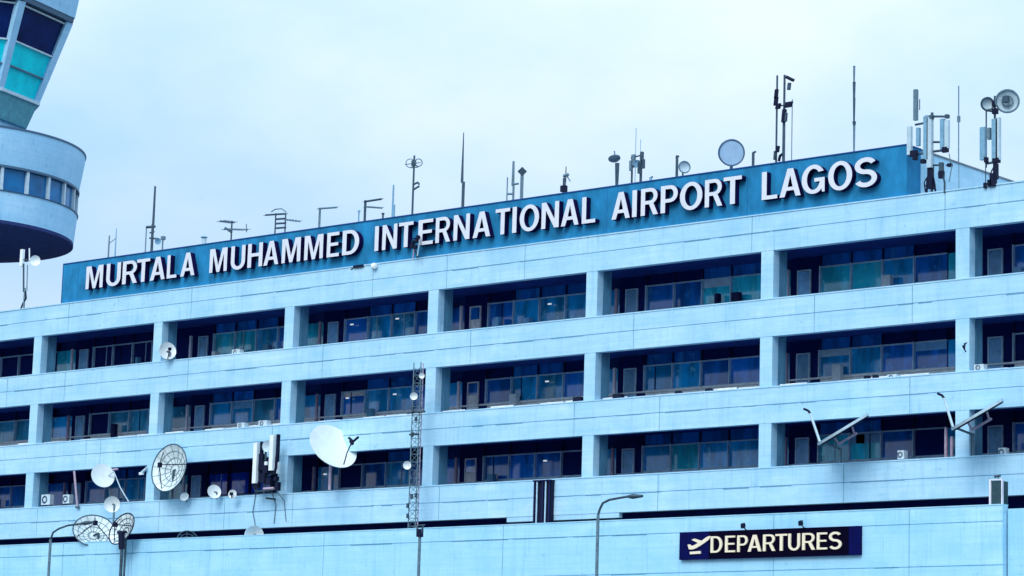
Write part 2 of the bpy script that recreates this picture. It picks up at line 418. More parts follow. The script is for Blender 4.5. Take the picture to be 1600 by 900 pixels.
for i in range(-2, 8):
    MB().box(X0+i*W, X0+i*W+.7, YC-.0+.4, YC+1.1, .13, ZC-.75).build('column', CONC2, can)
# set-back continuation past the canopy's end
ow = MB().box(xce+.06, XR, YC+.25, YC+.6, ZC-3.2, ZC-.12)
tag(ow.build('side_wall', CONC2), 'short set-back concrete wall beyond the right end of the lower fascia', 'wall')

# pale panel that narrows the dark gap
pa, pb = U(793, 808, YC+.5), U(968, 803, YC+.5)
ga = MB().box(pa.x, pb.x, YC+.4, YC+.6, ZC-.6, U(880, 799, YC+.5).z+.17)
ga.box(pa.x, pb.x, YC+.38, YC+.4, U(880, 799, YC+.5).z, U(880, 799, YC+.5).z+.05, 1)
# (sits in front of the gap, hung under the band)
gp = MB(); z1 = SD_; z0 = SD_-.21
gp.box(U(793, 800, .05).x, U(968, 800, .05).x, .02, .25, z0, z1-.002)
gp.build('hung_panel', CONC, bld)

# dark shaft crossing the lowest band
sh = thing('pipe_duct', 'dark vertical pipe duct crossing the lowest concrete band', 'duct', U(846, 815, -.3))
xa, xb = U(833, 780, -.3).x, U(859, 780, -.3).x
zt_, zb_ = U(846, 752, -.3).z, ZC-.62
MB().box(xa, xb, -.22, -.021, zb_, zt_).build('backing', DARK, sh)
for k, (fa, mt) in enumerate(((.0, FRAMEK), (.16, FRAME), (.5, FRAMEK), (.68, FRAME), (.9, FRAMEK))):
    x = xa+(xb-xa)*fa; MB().tube((x+.04, -.28, zb_), (x+.04, -.28, zt_+.02), .035, n=8).build('pipe', mt, sh)
MB().box(xa-.02, xb+.02, -.34, -.021, zt_, zt_+.06).build('cap', FRAMEK, sh)

# ------------------------------------------------------------------ name sign
YS = .12
xs0, xs1 = U(98, 440, YS).x, U(1417, 265, YS).x
zs0 = ROOF+.05; zs1 = sum(U(x, y, YS).z for x, y in ((98, 411), (400, 373), (800, 316), (1160, 264), (1415, 225.5)))/5
print('sign z', zs0, zs1, [round(U(x, y, YS).z, 2) for x, y in ((98, 411), (400, 373), (800, 316), (1160, 264), (1415, 225.5))])
sg = thing('name_sign', 'long blue rooftop board with big white raised lettering', 'sign', ((xs0+xs1)/2, YS, zs0))
MB().box(xs0, xs1, YS, YS+1.0, zs0, zs1).build('board', SIGNB, sg)
tr = MB(); tr.box(xs0-.02, xs1+.02, YS-.03, YS+1.02, zs1, zs1+.05); tr.box(xs0-.03, xs0, YS-.02, YS+.4, zs0, zs1); 
tr.build('trim', EDGE, sg)
x = xs0+1.2; 
sm = MB()
while x < xs1-.5: sm.box(x, x+.012, YS-.002, YS+.01, zs0, zs1-.002); x += 2.44
sm.build('panel_seam', EDGE, sg)


from mathutils.geometry import tessellate_polygon
def arc(cx, cy, rx, ry, a0, a1, n=14):
    return [(cx+rx*math.cos(math.radians(a0+(a1-a0)*i/n)), cy+ry*math.sin(math.radians(a0+(a1-a0)*i/n))) for i in range(n+1)]
def s_shape():
    c = arc(.34, .72, .235, .205, 22, 270, 18)[:-1]+arc(.34, .2925, .245, .2225, 90, -158, 18)
    h = .093; Lf = []; Rt = []
    for i, p in enumerate(c):
        a = c[max(0, i-1)]; b = c[min(len(c)-1, i+1)]
        dx, dy = b[0]-a[0], b[1]-a[1]; l = math.hypot(dx, dy); nx, ny = -dy/l*h, dx/l*h
        Lf.append((p[0]+nx, p[1]+ny)); Rt.append((p[0]-nx, p[1]-ny))
    return Lf+Rt[::-1]
GLYPHS = {
 'L': [[(0,0),(.56,0),(.56,.165),(.2,.165),(.2,1),(0,1)]],
 'I': [[(0,0),(.2,0),(.2,1),(0,1)]],
 'T': [[(.22,0),(.42,0),(.42,.835),(.64,.835),(.64,1),(0,1),(0,.835),(.22,.835)]],
 'H': [[(0,0),(.2,0),(.2,.43),(.5,.43),(.5,0),(.7,0),(.7,1),(.5,1),(.5,.6),(.2,.6),(0.2,1),(0,1)]],
 'E': [[(0,0),(.62,0),(.62,.165),(.2,.165),(.2,.43),(.57,.43),(.57,.59),(.2,.59),(.2,.835),(.61,.835),(.61,1),(0,1)]],
 'N': [[(0,0),(.19,0),(.19,.66),(.51,0),(.71,0),(.71,1),(.52,1),(.52,.36),(.2,1),(0,1)]],
 'M': [[(0,0),(.18,0),(.18,.74),(.35,0),(.51,0),(.68,.74),(.68,0),(.86,0),(.86,1),(.59,1),(.43,.3),(.27,1),(0,1)]],
 'A': [[(0,0),(.205,0),(.268,.21),(.492,.21),(.555,0),(.76,0),(.49,1),(.27,1)],[(.315,.365),(.38,.74),(.445,.365)]],
 'U': [[(0,1)]+arc(.35,.34,.35,.355,180,360)+[(.7,1),(.5,1)]+arc(.35,.34,.15,.18,360,180)+[(.2,1)]],
 'D': [[(0,0)]+arc(.32,.5,.4,.5,-90,90)+[(0,1)],[(.2,.165),(.2,.835)]+arc(.31,.5,.2,.335,90,-90)],
 'P': [[(0,0),(.2,0),(.2,.36)]+arc(.37,.68,.29,.32,-90,90)+[(0,1)],[(.2,.52),(.2,.84)]+arc(.35,.68,.12,.16,90,-90)],
 'R': [[(0,0),(.2,0),(.2,.39),(.33,.39),(.5,0),(.73,0),(.53,.43)]+arc(.4,.7,.29,.3,-52,90)+[(0,1)],[(.2,.55),(.2,.84)]+arc(.38,.695,.12,.145,90,-90)],
 'O': [arc(.4,.5,.4,.515,0,354,40),arc(.4,.5,.195,.345,354,0,40)],
 'G': [arc(.4,.5,.4,.515,28,305,30)+[(.655,.13),(.67,.02),(.78,.02),(.78,.55),(.41,.55),(.41,.39),(.585,.39)]+arc(.4,.5,.195,.345,-38,-322,30)],
 'S': [s_shape()]}
def inset(lp, d):
    # thin the strokes: outer loops run counter-clockwise and move in, holes run the other way and move out
    def area(q): return sum(q[i-1][0]*q[i][1]-q[i][0]*q[i-1][1] for i in range(len(q)))/2
    lp = [p for i, p in enumerate(lp) if math.dist(p, lp[i-1]) > 1e-5]
    n = len(lp); hole = lp is not None and area(lp) < 0
    out = []
    for i in range(n):
        a, b, c = lp[i-1], lp[i], lp[(i+1) % n]
        def nm(p, q):
            dx, dy = q[0]-p[0], q[1]-p[1]; l = math.hypot(dx, dy); return (-dy/l, dx/l)
        n1, n2 = nm(a, b), nm(b, c); k = 1+n1[0]*n2[0]+n1[1]*n2[1]; k = max(k, .3)
        out.append((b[0]+(n1[0]+n2[0])/k*d, b[1]+(n1[1]+n2[1])/k*d))
    return out
def orient(lp, ccw):
    ar = sum(lp[i-1][0]*lp[i][1]-lp[i][0]*lp[i-1][1] for i in range(len(lp)))
    return lp if (ar > 0) == ccw else lp[::-1]
def glyph(ch, d=.017):
    loops = [inset(orient(lp, k == 0), d) for k, lp in enumerate(GLYPHS[ch])]; V = []; F = []; Nn = []
    flat = [p for lp in loops for p in lp]; n = len(flat)
    tris = tessellate_polygon([[Vector((x, y, 0)) for x, y in lp] for lp in loops])
    V = [Vector((x, y, .5)) for x, y in flat]+[Vector((x, y, -.5)) for x, y in flat]
    for t in tris: F.append(tuple(t)); Nn.append(1)
    for t in tris: F.append(tuple(i+n for i in t[::-1])); Nn.append(0)
    o = 0
    for lp in loops:
        m = len(lp)
        for i in range(m): F.append((o+i, o+(i+1) % m, n+o+(i+1) % m, n+o+i)); Nn.append(0)
        o += m
    return V, F, Nn
def letters(spec, zb, cap, yback, depth, parent, fm, sm_):
    for ch, a, b_ in spec:
        V, F, Nn = glyph(ch, .03 if depth < .1 else .017); mnx = min(v.x for v in V); mxx = max(v.x for v in V)
        xa, xb = U(a, 380, yback-depth).x, U(b_, 380, yback-depth).x
        b = MB(); b.v = [Vector((xa+(v.x-mnx)/(mxx-mnx)*(xb-xa), yback-depth*(.5+v.z), zb+v.y*cap)) for v in V]
        b.f = F; b.mi = [0 if q else 1 for q in Nn]
        o = b.build('letter', [fm, sm_], parent); o['label'] = 'raised letter '+ch
NAME = [('M',137.5,163.7),('U',169,191),('R',194,217),('T',216,236),('A',237,260),('L',263,278),('A',284,306),
 ('M',329,356),('U',362,384),('H',388,411),('A',413,436),('M',441,470),('M',476,505),('E',511,530),('D',535,561),
 ('I',585.3,591.2),('N',597,620),('T',622.5,645),('E',653,676),('R',680,703),('N',708,733),('A',738,765.5),('T',773,795.5),('I',799.5,806),('O',811,841),('N',845,872),('A',875.5,903),('L',908,929),
 ('A',954.5,983),('I',986.5,993.6),('R',1000,1027),('P',1031,1057.5),('O',1061,1096),('R',1100,1127.5),('T',1129,1157.5),
 ('L',1189,1213.5),('A',1217,1250),('G',1251.5,1287.5),('O',1293,1330.5),('S',1334.5,1369.5)]
cap = 1.19
letters(NAME, zs0+.50, cap, YS-.02, .29, sg, WHITE, LSIDE)

# white penthouse behind the sign
ph = thing('rooftop_penthouse', 'pale rooftop block behind the blue sign with its bare side wall showing', 'rooftop block', ((xs0+xs1)/2, 10, ROOF))
MB().box(xs0+.2, xs1-.02, YS+1.03, 24, ROOF-.2, zs1-.02).build('wall', CONC, ph)
MB().box(xs0+.15, xs1+.02, YS+1.03, 24, zs1-.02, zs1+.04).build('roof_edge', ROOFM, ph)
ZP = zs1+.04

# ------------------------------------------------------------------ departures board
YD = YC-.16
q0, q1 = U(1061.6, 852, YD), U(1343.5, 845, YD)
zt0 = (U(1061.6, 831, YD).z+U(1343.5, 822.3, YD).z)/2; zb0 = (U(1061.6, 873.6, YD).z+U(1343.5, 867.8, YD).z)/2
dp = thing('departures_sign', 'navy board reading DEPARTURES with a take-off aeroplane symbol', 'sign', ((q0.x+q1.x)/2, YD, zb0))
MB().box(q0.x, q1.x, YD, YC-.001, zb0, zt0).build('board', NAVY, dp)
xt = U(1108, 850, YD).x; xt2 = U(1326, 850, YD).x
MB().box(xt, xt2, YD-.012, YD, zb0+.02, zt0-.02).build('text_panel', BLACKP, dp)
bz = (U(1118, 865, YD).z+U(1319, 858, YD).z)/2; capd = ((U(1118, 837, YD).z-U(1118, 865, YD).z)+(U(1319, 830.5, YD).z-U(1319, 858, YD).z))/2
letters([(c, 1050+a*.19375, 1050+b*.19375) for c, a, b in (('D',352,443),('E',466,545),('P',562,644),('A',646,752),('R',766,862),('T',864,957),('U',966,1058),('R',1076,1176),('E',1192,1273),('S',1288,1387))], bz, capd, YD-.013, .05, dp, CREAM, CREAM)
# aeroplane symbol: fuselage, wing, tail and runway line as one flat shape
def pic(pts, b, y0=YD-.05, y1=YD-.001):
    P = [U(1047.5+x*.19, 800.5+y*.19375, YD-.05) for x, y in pts]; n = len(P)
    b.add([(p.x, y0, p.z) for p in P]+[(p.x, y1, p.z) for p in P], [tuple(range(n)), tuple(range(2*n-1, n-1, -1))]+[(i, (i+1) % n, n+(i+1) % n, n+i) for i in range(n)])
ic = MB()
pic([(140, 262), (158, 258), (172, 272), (200, 262), (245, 236), (300, 198), (322, 190), (330, 200), (312, 222), (262, 258), (215, 286), (180, 300), (152, 298)], ic)
pic([(172, 222), (196, 212), (262, 232), (238, 252)], ic, YD-.046, YD-.002)
pic([(158, 318), (245, 312), (247, 333), (160, 338)], ic)
ic.build('aeroplane_symbol', CREAM, dp)
for px, py, lb in ((1165, 826, 'left'), (1255, 822, 'right')):
    p = U(px, py, YD-.05)
    t = thing('sign_floodlight', 'small dark floodlight on the fascia above the %s of the departures board' % ('letters P and A' if lb == 'left' else 'letters U and R'), 'floodlight', p, 'floodlights over the departures board')
    MB().tube((p.x, YC, p.z-.15), (p.x, YC-.35, p.z+.05), .022).build('arm', DARK, t)
    MB().obox((p.x, YC-.38, p.z+.1), (.07, 0, 0), (0, .06, .03), (0, -.02, .08)).build('lamp_head', DARK, t)

# ------------------------------------------------------------------ control tower
tw_d = 168.0
def TP(px, py, dist=tw_d):                      # point at a given horizontal distance
    d = FWD + RGT*((px-800)/FPX) - UPV*((py-450)/FPX)
    return CAM + d*(dist/math.hypot(d.x, d.y))
TC = TP(-76, 246); TX, TY = TC.x, TC.y
Rd = (TP(133, 246)-TC).length
tow = thing('control_tower', 'round airport control tower with a flared glass cab behind the roof', 'control tower', (TX, TY, 0))
def zat(py, px=None): return TP(px if px is not None else 133, py).z
def lathe(prof, n=64, k=0, ph0=0, mb=None):
    b = mb or MB(); P = []; F = []
    for r_, z in prof:
        for i in range(n):
            t = 2*PI*(i+ph0)/n; P.append((TX+r_*math.cos(t), TY+r_*math.sin(t), z))
    m = len(prof)
    for j in range(m-1):
        for i in range(n): F.append((j*n+i, j*n+(i+1) % n, (j+1)*n+(i+1) % n, (j+1)*n+i))
    F.append(tuple(range(n-1, -1, -1))); F.append(tuple(range((m-1)*n, m*n)))
    return b.add(P, F, k)
zt1 = zat(249); zw1 = zat(303, 126); zw0 = zat(340, 124); zb1 = zat(390, 124)
k1 = (TP(126, 303)-TP(-76, 303)).length; k2 = (TP(123, 390)-TP(-76, 390)).length
lathe([(k1, zw1), (Rd, zt1-.3), (Rd, zt1)], 72).build('upper_drum_wall', CONCT, tow, True)
lathe([(Rd+.06, zt1), (Rd+.06, zt1+.1), (Rd-.2, zt1+.1)], 72).build('rim', RADM, tow, True)
TGL = mat('tower_glass', (.006, .17, .42), .15, var=.5, scale=.8, spec=.3)
lathe([(k1-.18, zw0-.05), (k1-.18, zw1+.02)], 72).build('window_band', TGL, tow, True)
lathe([(k1-.06, zw1-.12), (k1+.06, zw1-.12), (k1+.06, zw1+.02)], 72).build('window_head', RADM, tow, True)
lathe([(k2, zb1+.25), (k1, zw0-.1), (k1, zw0)], 72).build('lower_drum_wall', CONCT, tow, True)
lathe([(k1+.05, zw0-.06), (k1+.07, zw0), (k1-.2, zw0+.02)], 72).build('window_sill', RADM, tow, True)
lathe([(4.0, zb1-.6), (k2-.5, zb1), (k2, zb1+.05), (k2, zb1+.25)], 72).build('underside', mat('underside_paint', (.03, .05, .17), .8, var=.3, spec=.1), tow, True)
lathe([(3.4, 0), (3.2, zb1-.3)], 32).build('shaft', CONCT, tow, True)
cang = math.atan2(CAM.y-TY, CAM.x-TX)
for i in range(28):
    t = cang+math.radians(35.4)+2*PI*i/28
    c = Vector((TX+math.cos(t)*(k1-.1), TY+math.sin(t)*(k1-.1), (zw0+zw1)/2)); rr = Vector((math.cos(t), math.sin(t), 0)); tt = Vector((-math.sin(t), math.cos(t), 0))
    MB().obox(c, rr*.1, tt*.09, Vector((0, 0, (zw1-zw0)/2))).build('mullion', PANEL, tow)
# cab: octagon, flaring upward; one corner post near the right silhouette
def cabR(px, py): return (TP(px, py)-TP(-76, py)).length
NC = 8; ph_c = cang + math.radians(76)
def oct_pts(R, z): return [Vector((TX+R*math.cos(ph_c+2*PI*i/NC), TY+R*math.sin(ph_c+2*PI*i/NC), z)) for i in range(NC)]
def frus(r0, z0, r1, z1, mb=None):
    b = mb or MB(); P = oct_pts(r0, z0)+oct_pts(r1, z1)
    return b.add(P, [tuple(range(NC-1, -1, -1)), tuple(range(NC, 2*NC))]+[(i, (i+1) % NC, NC+(i+1) % NC, NC+i) for i in range(NC)])
zc0, zc1, zc2, zc3 = zat(206, 40), zat(168, 50), zat(43, 92), zat(2, 105)
s62 = 1/math.sin(math.radians(62))*math.cos(0)
r0, r1, r2, r3 = [cabR(px, py)*1.03 for px, py in ((38, 206), (53, 168), (95, 43), (108, 2))]
frus(r0, zc0, r1-.05, zc1-.12).build('cab_base', mat('cab_teal', (.12, .42, .5), .5, var=.3), tow)
frus(r1+.12, zc1-.12, r1+.12, zc1+.08).build('cab_sill', PANEL, tow)
frus(r2+.15, zc2-.05, r2+.2, zc2+.25).build('cab_head', RADM, tow)
frus(r2+.25, zc2+.25, r3, zc3+.4).build('cab_roof', CONCT, tow)
frus(r0, zt1-.4, r0-.3, zc0).build('cab_neck', CONCT, tow)
zm1, zm2 = zat(98, 75), zat(132, 63)
def rz(z): return r1+(r2-r1)*(z-zc1)/(zc2-zc1)
lowr = frus(rz(zc1+.08)-.25, zc1+.08, rz(zm1)-.25, zm1).build('lower_glazing', GC, tow)
frus(rz(zm1)-.25, zm1, r2-.25, zc2-.05).build('upper_glazing', mat('cab_glass', (.003, .02, .12), .12, var=.5, scale=.6, spec=.25), tow)
for z in (zm1, zm2, zc2-.2):
    A = oct_pts(rz(z)-.13, z); b = MB()
    for i in range(NC): b.tube(A[i], A[(i+1) % NC], .07, n=4)
    b.build('transom', PANEL if z != zm2 else RADM, tow)
A, B = oct_pts(r1-.2, zc1+.05), oct_pts(r2-.2, zc2)
for i in range(NC): MB().tube(A[i], B[i], .28, .36, n=4).build('corner_post', CONCT, tow)
for i in range(NC):
    for f in (.25,):
        MB().tube(A[i].lerp(A[(i+1) % NC], f)+(Vector((TX, TY, A[i].z))-A[i])*.03, B[i].lerp(B[(i+1) % NC], f)+(Vector((TX, TY, B[i].z))-B[i])*.02, .08, n=4).build('cab_mullion', PANEL, tow)
p = TP(106, 2)
q = Vector((p.x, p.y, zc3+.4))
MB().path([TP(100, 1), TP(106, 5), TP(112, 13)], .07).tube(TP(110, -4), TP(116, 11), .05).build('roof_aerial', STEEL, tow)

# ------------------------------------------------------------------ antenna builders
YR = 2.2
def root_at(px, py_top, Y, zbase):
    p = U(px, py_top, Y)
    return Vector((p.x, Y, zbase)), p.z
def vpole(px, ytop, Y, zb, r, r2=None, n=6, mb=None, ybot=None):
    p = U(px, ytop, Y); b = mb or MB(); z = zb if ybot is None else U(px, ybot, Y).z
    return b.tube((p.x, Y, z), (p.x, Y, p.z), r, r2, n)
def line(b, pts, Y, r, n=5):
    return b.path([U(x, y, Y) for x, y in pts], r, n)
def camdir(a, b, c): return (RGT*a+UPV*b-FWD*c).normalized()

RG = 'aerials standing along the roof behind the name sign'
def roofthing(name, label, cat, px, Y=YR, z=None): 
    p = U(px, 300, Y); return thing(name, label, cat, (p.x, Y, ZP if z is None else z), RG)

# thin whips
t = roofthing('whip_antenna', 'pair of short thin whips above the second letter of MURTALA', 'antenna', 176)
vpole(171, 368, YR, ZP, .05, .035).build('whip', STEELL, t); vpole(182, 357, YR, ZP, .05, .02).build('whip', PANELB, t); line(MB(), [(171, 380), (182, 372)], YR, .02).build('bracket', STEELL, t)
t = roofthing('antenna_mast', 'tall dark whip rising from a stubby bracketed mast above the gap after MURTALA', 'antenna', 240)
vpole(242.5, 291, YR, ZP, .065, .05, ybot=352).build('whip', STEEL, t); vpole(239, 350, YR, ZP, .07).build('mast', STEEL, t)
vpole(229, 354, YR, ZP, .03).build('side_rod', STEELL, t); line(MB(), [(229, 355), (242, 354)], YR, .07).build('bracket', STEEL, t)
line(line(MB(), [(234, 372), (246, 373)], YR, .05), [(234, 364), (241, 362)], YR, .04).build('bracket', STEEL, t)
MB().disc(U(247, 377, YR), camdir(.5, .1, .8), .17, .06).build('dish', PANELB, t)
t = roofthing('roof_post', 'little pale post with a round cap just right of the bracketed whip mast', 'antenna', 254)
vpole(254.5, 374, YR, ZP, .04).build('post', STEELL, t); MB().obox(U(255, 372, YR), (.09, 0, 0), (0, .09, 0), (0, 0, .09)).build('cap', STEELL, t)
t = roofthing('roof_vent', 'low pale vent cap barely showing over the sign between MURTALA and MUHAMMED', 'vent', 319)
vpole(319, 372, YR, ZP, .12).build('pipe', PANEL, t); p = U(319, 371, YR); MB().tube(p, p+Vector((0, 0, .07)), .2, .12, 10).build('cap', PANELB, t)

def yagi(b, pts, Y, r, nel, el):
    a, c = U(*pts[0], Y), U(*pts[1], Y); b.tube(a, c, r)
    for i in range(nel):
        q = a.lerp(c, (i+.5)/nel); b.tube(q-Vector((0, el, el*.3)), q+Vector((0, el, el*.3)), .018, n=4)
    return b
t = roofthing('yagi_antenna', 'two crossed television yagi aerials on a thin pole above the letter H', 'antenna', 362)
vpole(362.5, 345, YR, ZP, .04).build('mast', STEEL, t)
yagi(MB(), [(344, 345), (366, 348)], YR, .035, 6, .3).build('yagi', STEEL, t); yagi(MB(), [(350, 358), (387, 359)], YR, .035, 8, .3).build('yagi', STEELL, t)
line(MB(), [(352, 356), (362, 363)], YR, .06).tube(U(385, 350, YR), U(385, 363, YR), .02).build('bracket', STEEL, t)
t = roofthing('yagi_antenna', 'ladder-shaped aerial frame with side arms and a curved top above the letters MM', 'antenna', 438)
b = vpole(431, 333, YR, ZP, .035); vpole(446.5, 333, YR, ZP, .035, mb=b); b.build('mast', STEEL, t)
for k, y in enumerate((335, 342.5, 349.5, 356.5)): line(MB(), [(431, y), (446.5, y-1)], YR, .05).build('rung', STEEL, t)
line(MB(), [(424, 331), (430, 327), (440, 326), (447, 331)], YR, .03).build('curved_top', STEELL, t)
yagi(MB(), [(415, 336), (447, 334)], YR, .045, 6, .25).build('yagi', STEEL, t); yagi(MB(), [(447, 343), (469, 346)], YR, .035, 5, .22).build('yagi', STEELL, t)
t = roofthing('yagi_antenna', 'single yagi arm pointing right from a short mast above the letters ED', 'antenna', 500)
vpole(500, 325, YR, ZP, .055).build('mast', STEELL, t); yagi(MB(), [(498, 326), (526, 324)], YR, .045, 7, .22).build('yagi', STEELL, t)
t = roofthing('yagi_antenna', 'mast with two yagi arms one over the other left of INTERNATIONAL', 'antenna', 571)
vpole(571, 313, YR, ZP, .06).build('mast', STEEL, t); yagi(MB(), [(570, 315), (596, 311)], YR, .05, 7, .22).build('yagi', STEEL, t); yagi(MB(), [(571, 323), (597, 325)], YR, .04, 6, .22).build('yagi', STEELL, t)
t = roofthing('roof_post', 'short dark stub post over the first letter of INTERNATIONAL', 'post', 598); vpole(598.5, 333, YR, ZP, .045).build('post', STEEL, t); line(MB(), [(597, 334), (600, 334)], YR, .05).build('cap', STEEL, t)
t = roofthing('roof_post', 'faint thin stub left of the twin-armed yagi mast', 'post', 561); vpole(561, 328, YR, ZP, .035).build('post', PANELB, t); line(MB(), [(559, 331), (563, 330)], YR, .03).build('cap', PANELB, t)
t = roofthing('whip_antenna', 'faint pale whip between the twin-armed yagi and the ring-topped mast', 'antenna', 615)
vpole(615, 289, YR, ZP, .055, .04).build('whip', PANELB, t); vpole(615, 320, YR, ZP, .08).build('base', PANELB, t)
t = roofthing('antenna_mast', 'slim mast with a loop aerial at its top above the letter E', 'antenna', 647)
vpole(647.5, 243, YR, ZP, .05, .045).build('mast', STEEL, t)
MB().ring(U(641, 255, YR), camdir(.0, 0, 1), .2, .02).ring(U(654, 254, YR), camdir(.2, 0, 1), .17, .025).build('loop', STEELL, t)
line(line(MB(), [(633, 257), (657, 254)], YR, .022), [(642, 262), (653, 261)], YR, .03).build('crossbar', STEELL, t)
MB().obox(U(646.5, 255, YR), (.1, 0, 0), (0, .06, 0), (0, 0, .13)).build('box', STEEL, t)
line(line(MB(), [(647, 288), (653, 285), (655, 288)], YR, .05), [(647, 296), (655, 291)], YR, .05).build('bracket', STEEL, t)
t = roofthing('whip_antenna', 'tallest lone tapering whip above the letters RN', 'antenna', 724)
vpole(724.5, 207, YR, ZP, .065, .02, ybot=285).build('whip', STEEL, t); vpole(724.3, 284, YR, ZP, .07, .07).build('base', STEEL, t)
t = roofthing('panel_antenna', 'pale slim panel antenna beside a thin rod left of the knob-topped post', 'antenna', 800)
vpole(802.5, 252, YR, ZP, .07, .05, ybot=290).build('panel', STEELL, t); vpole(802.5, 290, YR, ZP, .05).build('pole', STEELL, t)
vpole(793, 277, YR, ZP, .028).build('rod', STEELL, t); line(MB(), [(793, 303), (802, 303)], YR, .05).build('bracket', STEELL, t); line(MB(), [(802, 288), (810, 287)], YR, .05).build('bracket', STEELL, t)
t = roofthing('antenna_mast', 'thick grey post with a square knob on top above the letters NA', 'antenna', 816)
vpole(816, 268, YR, ZP, .075).build('post', STEELL, t); MB().obox(U(816, 268, YR), camdir(1, 1, 0)*.15, camdir(-1, 1, 0)*.15, FWD*.1).build('knob', STEEL, t)
t = roofthing('antenna_mast', 'short dark post with a leaning brace above the last L of INTERNATIONAL', 'antenna', 882)
vpole(882, 278, YR, ZP, .09, .07).build('post', STEEL, t); vpole(884.5, 260, YR, ZP, .03, .02, ybot=284).build('rod', STEEL, t)
line(line(MB(), [(881, 275), (888, 273)], YR, .08), [(884, 272), (891, 283)], YR, .03).build('brace', STEELL, t); MB().obox(U(881, 295, YR), (.13, 0, 0), (0, .1, 0), (0, 0, .14)).build('foot', DARK, t)
t = roofthing('dish_antenna', 'small umbrella-like dish on a tapered post above the first letter of AIRPORT', 'satellite dish', 962)
vpole(964.5, 255, YR, ZP, .05, .1).build('post', STEEL, t)
MB().disc(U(960, 248, YR), camdir(.1, -.75, .5), .27, -.14).build('dish', STEELL, t, True); MB().tube(U(960, 236, YR), U(961, 247, YR), .03).build('spike', STEELL, t)
line(MB(), [(953, 246), (959, 250), (968, 246)], YR, .03).build('bracket', STEEL, t)
t = roofthing('antenna_cluster', 'crowded cluster of dark panels and boxes above the letters IR', 'antenna', 994)
vpole(988, 242, YR, ZP, .045).build('pole', STEEL, t); vpole(1002, 240, YR, ZP, .06).build('pole', STEEL, t); vpole(994, 200, YR, ZP, .015).build('whip', PANELB, t); vpole(1001, 218, YR, ZP, .014).build('whip', PANELB, t)
for x0_, y0_, h_ in ((986, 259, .28), (990.5, 250, .3), (1003, 248, .38), (999, 262, .32), (1005, 256, .25)): MB().obox(U(x0_, y0_, YR-.2), (.06, 0, 0), (0, .06, 0), (0, 0, h_*.8)).build('panel', STEEL if x0_ > 995 else STEELL, t)
MB().disc(U(996, 256, YR-.3), camdir(.2, 0, 1), .17, .05).build('dish', PANELB, t)
line(line(MB(), [(984, 262), (1006, 257)], YR, .04), [(986, 247), (1004, 242)], YR, .035).build('crossbar', STEEL, t)
t = roofthing('roof_vent', 'tiny pale vent stub right of the crowded antenna cluster', 'vent', 1018); vpole(1017, 278, YR, ZP, .06).build('pipe', PANELB, t); line(MB(), [(1015, 279), (1020, 276)], YR, .04).build('cap', STEELL, t)
t = roofthing('roof_post', 'dark upright post left of the small ring-rimmed dish above the letters PO', 'post', 1058); vpole(1058, 243, YR, ZP, .06).build('post', STEEL, t); line(MB(), [(1056, 247), (1061, 244)], YR, .04).build('cap', STEEL, t)
t = roofthing('dish_antenna', 'small pale round dish standing behind the sign above the letters PO', 'satellite dish', 1069)
c0 = U(1069.5, 261, YR); MB().disc(c0, camdir(.25, .1, 1), .24, .07).build('dish', PANEL, t, True); MB().ring(c0, camdir(.25, .1, 1), .245, .03).build('rim', STEELL, t); vpole(1067, 262, YR+.15, ZP, .04).build('pole', STEELL, t)
t = roofthing('drum_antenna', 'large pale blue round microwave drum above the last letters of AIRPORT', 'microwave antenna', 1143)
c0 = U(1143, 238.5, YR-.2); nd = camdir(.12, -.05, 1)
b = MB(); b.tube(c0-nd*.3, c0, .53, .54, 36); b.build('drum', DISHB, t, True); MB().ring(c0, nd, .54, .035, 36).build('rim', RADM, t)
vpole(1143, 240, YR+.3, ZP, .07).build('pole', STEELL, t)
t = roofthing('roof_post', 'short dark pipe between the big drum and the twin masts', 'post', 1177); vpole(1177, 239, YR, ZP, .06).build('post', STEEL, t); line(MB(), [(1176, 239), (1181, 237)], YR, .045).build('cap', STEEL, t)

# twin masts above LAGOS
t = roofthing('antenna_mast', 'pair of tall dark masts with clamps and a thin third rod above the letters LA', 'antenna mast', 1222)
vpole(1214.5, 118, YR, ZP, .042).build('mast', STEEL, t); vpole(1226, 117, YR, ZP, .048, .048, ybot=170).build('mast', STEEL, t)
vpole(1238, 155, YR, ZP, .02).build('rod', STEELL, t); vpole(1225.3, 170, YR, ZP, .065, .06).build('mast', STEEL, t)
for (x, y, h_, w_) in ((1213, 147, .22, .08), (1212.5, 158, .2, .09), (1216, 166, .12, .12), (1232, 163.5, .12, .2), (1233, 135, .16, .07), (1225, 181, .3, .1), (1228, 183, .2, .05), (1215, 233, .14, .08), (1211, 243, .2, .05)):
    MB().obox(U(x, y, YR-.12), (w_*.8, 0, 0), (0, .06, 0), (w_*.25, 0, h_*.9)).build('clamp', DARK if w_ > .07 else STEEL, t)
line(line(MB(), [(1229, 120), (1240, 125.5)], YR, .075), [(1226, 121), (1232, 121)], YR, .03).build('tilted_head', DARK, t)
line(MB(), [(1214, 166), (1238, 163)], YR, .03).build('crossbar', STEEL, t)
line(MB(), [(1225, 239), (1219, 243), (1217, 252)], YR, .06).build('cable', DARK, t)
t = roofthing('whip_antenna', 'tall segmented dark whip above the letters GO', 'antenna', 1334)
for a_, b_, r_ in ((103, 128, .05), (128, 153, .065), (153, 190, .055), (190, 196, .08), (196, 240, .05)): vpole(1334.7, a_, YR, ZP, r_*.7, r_, ybot=b_).build('segment', STEEL if r_ > .052 else STEELL, t)

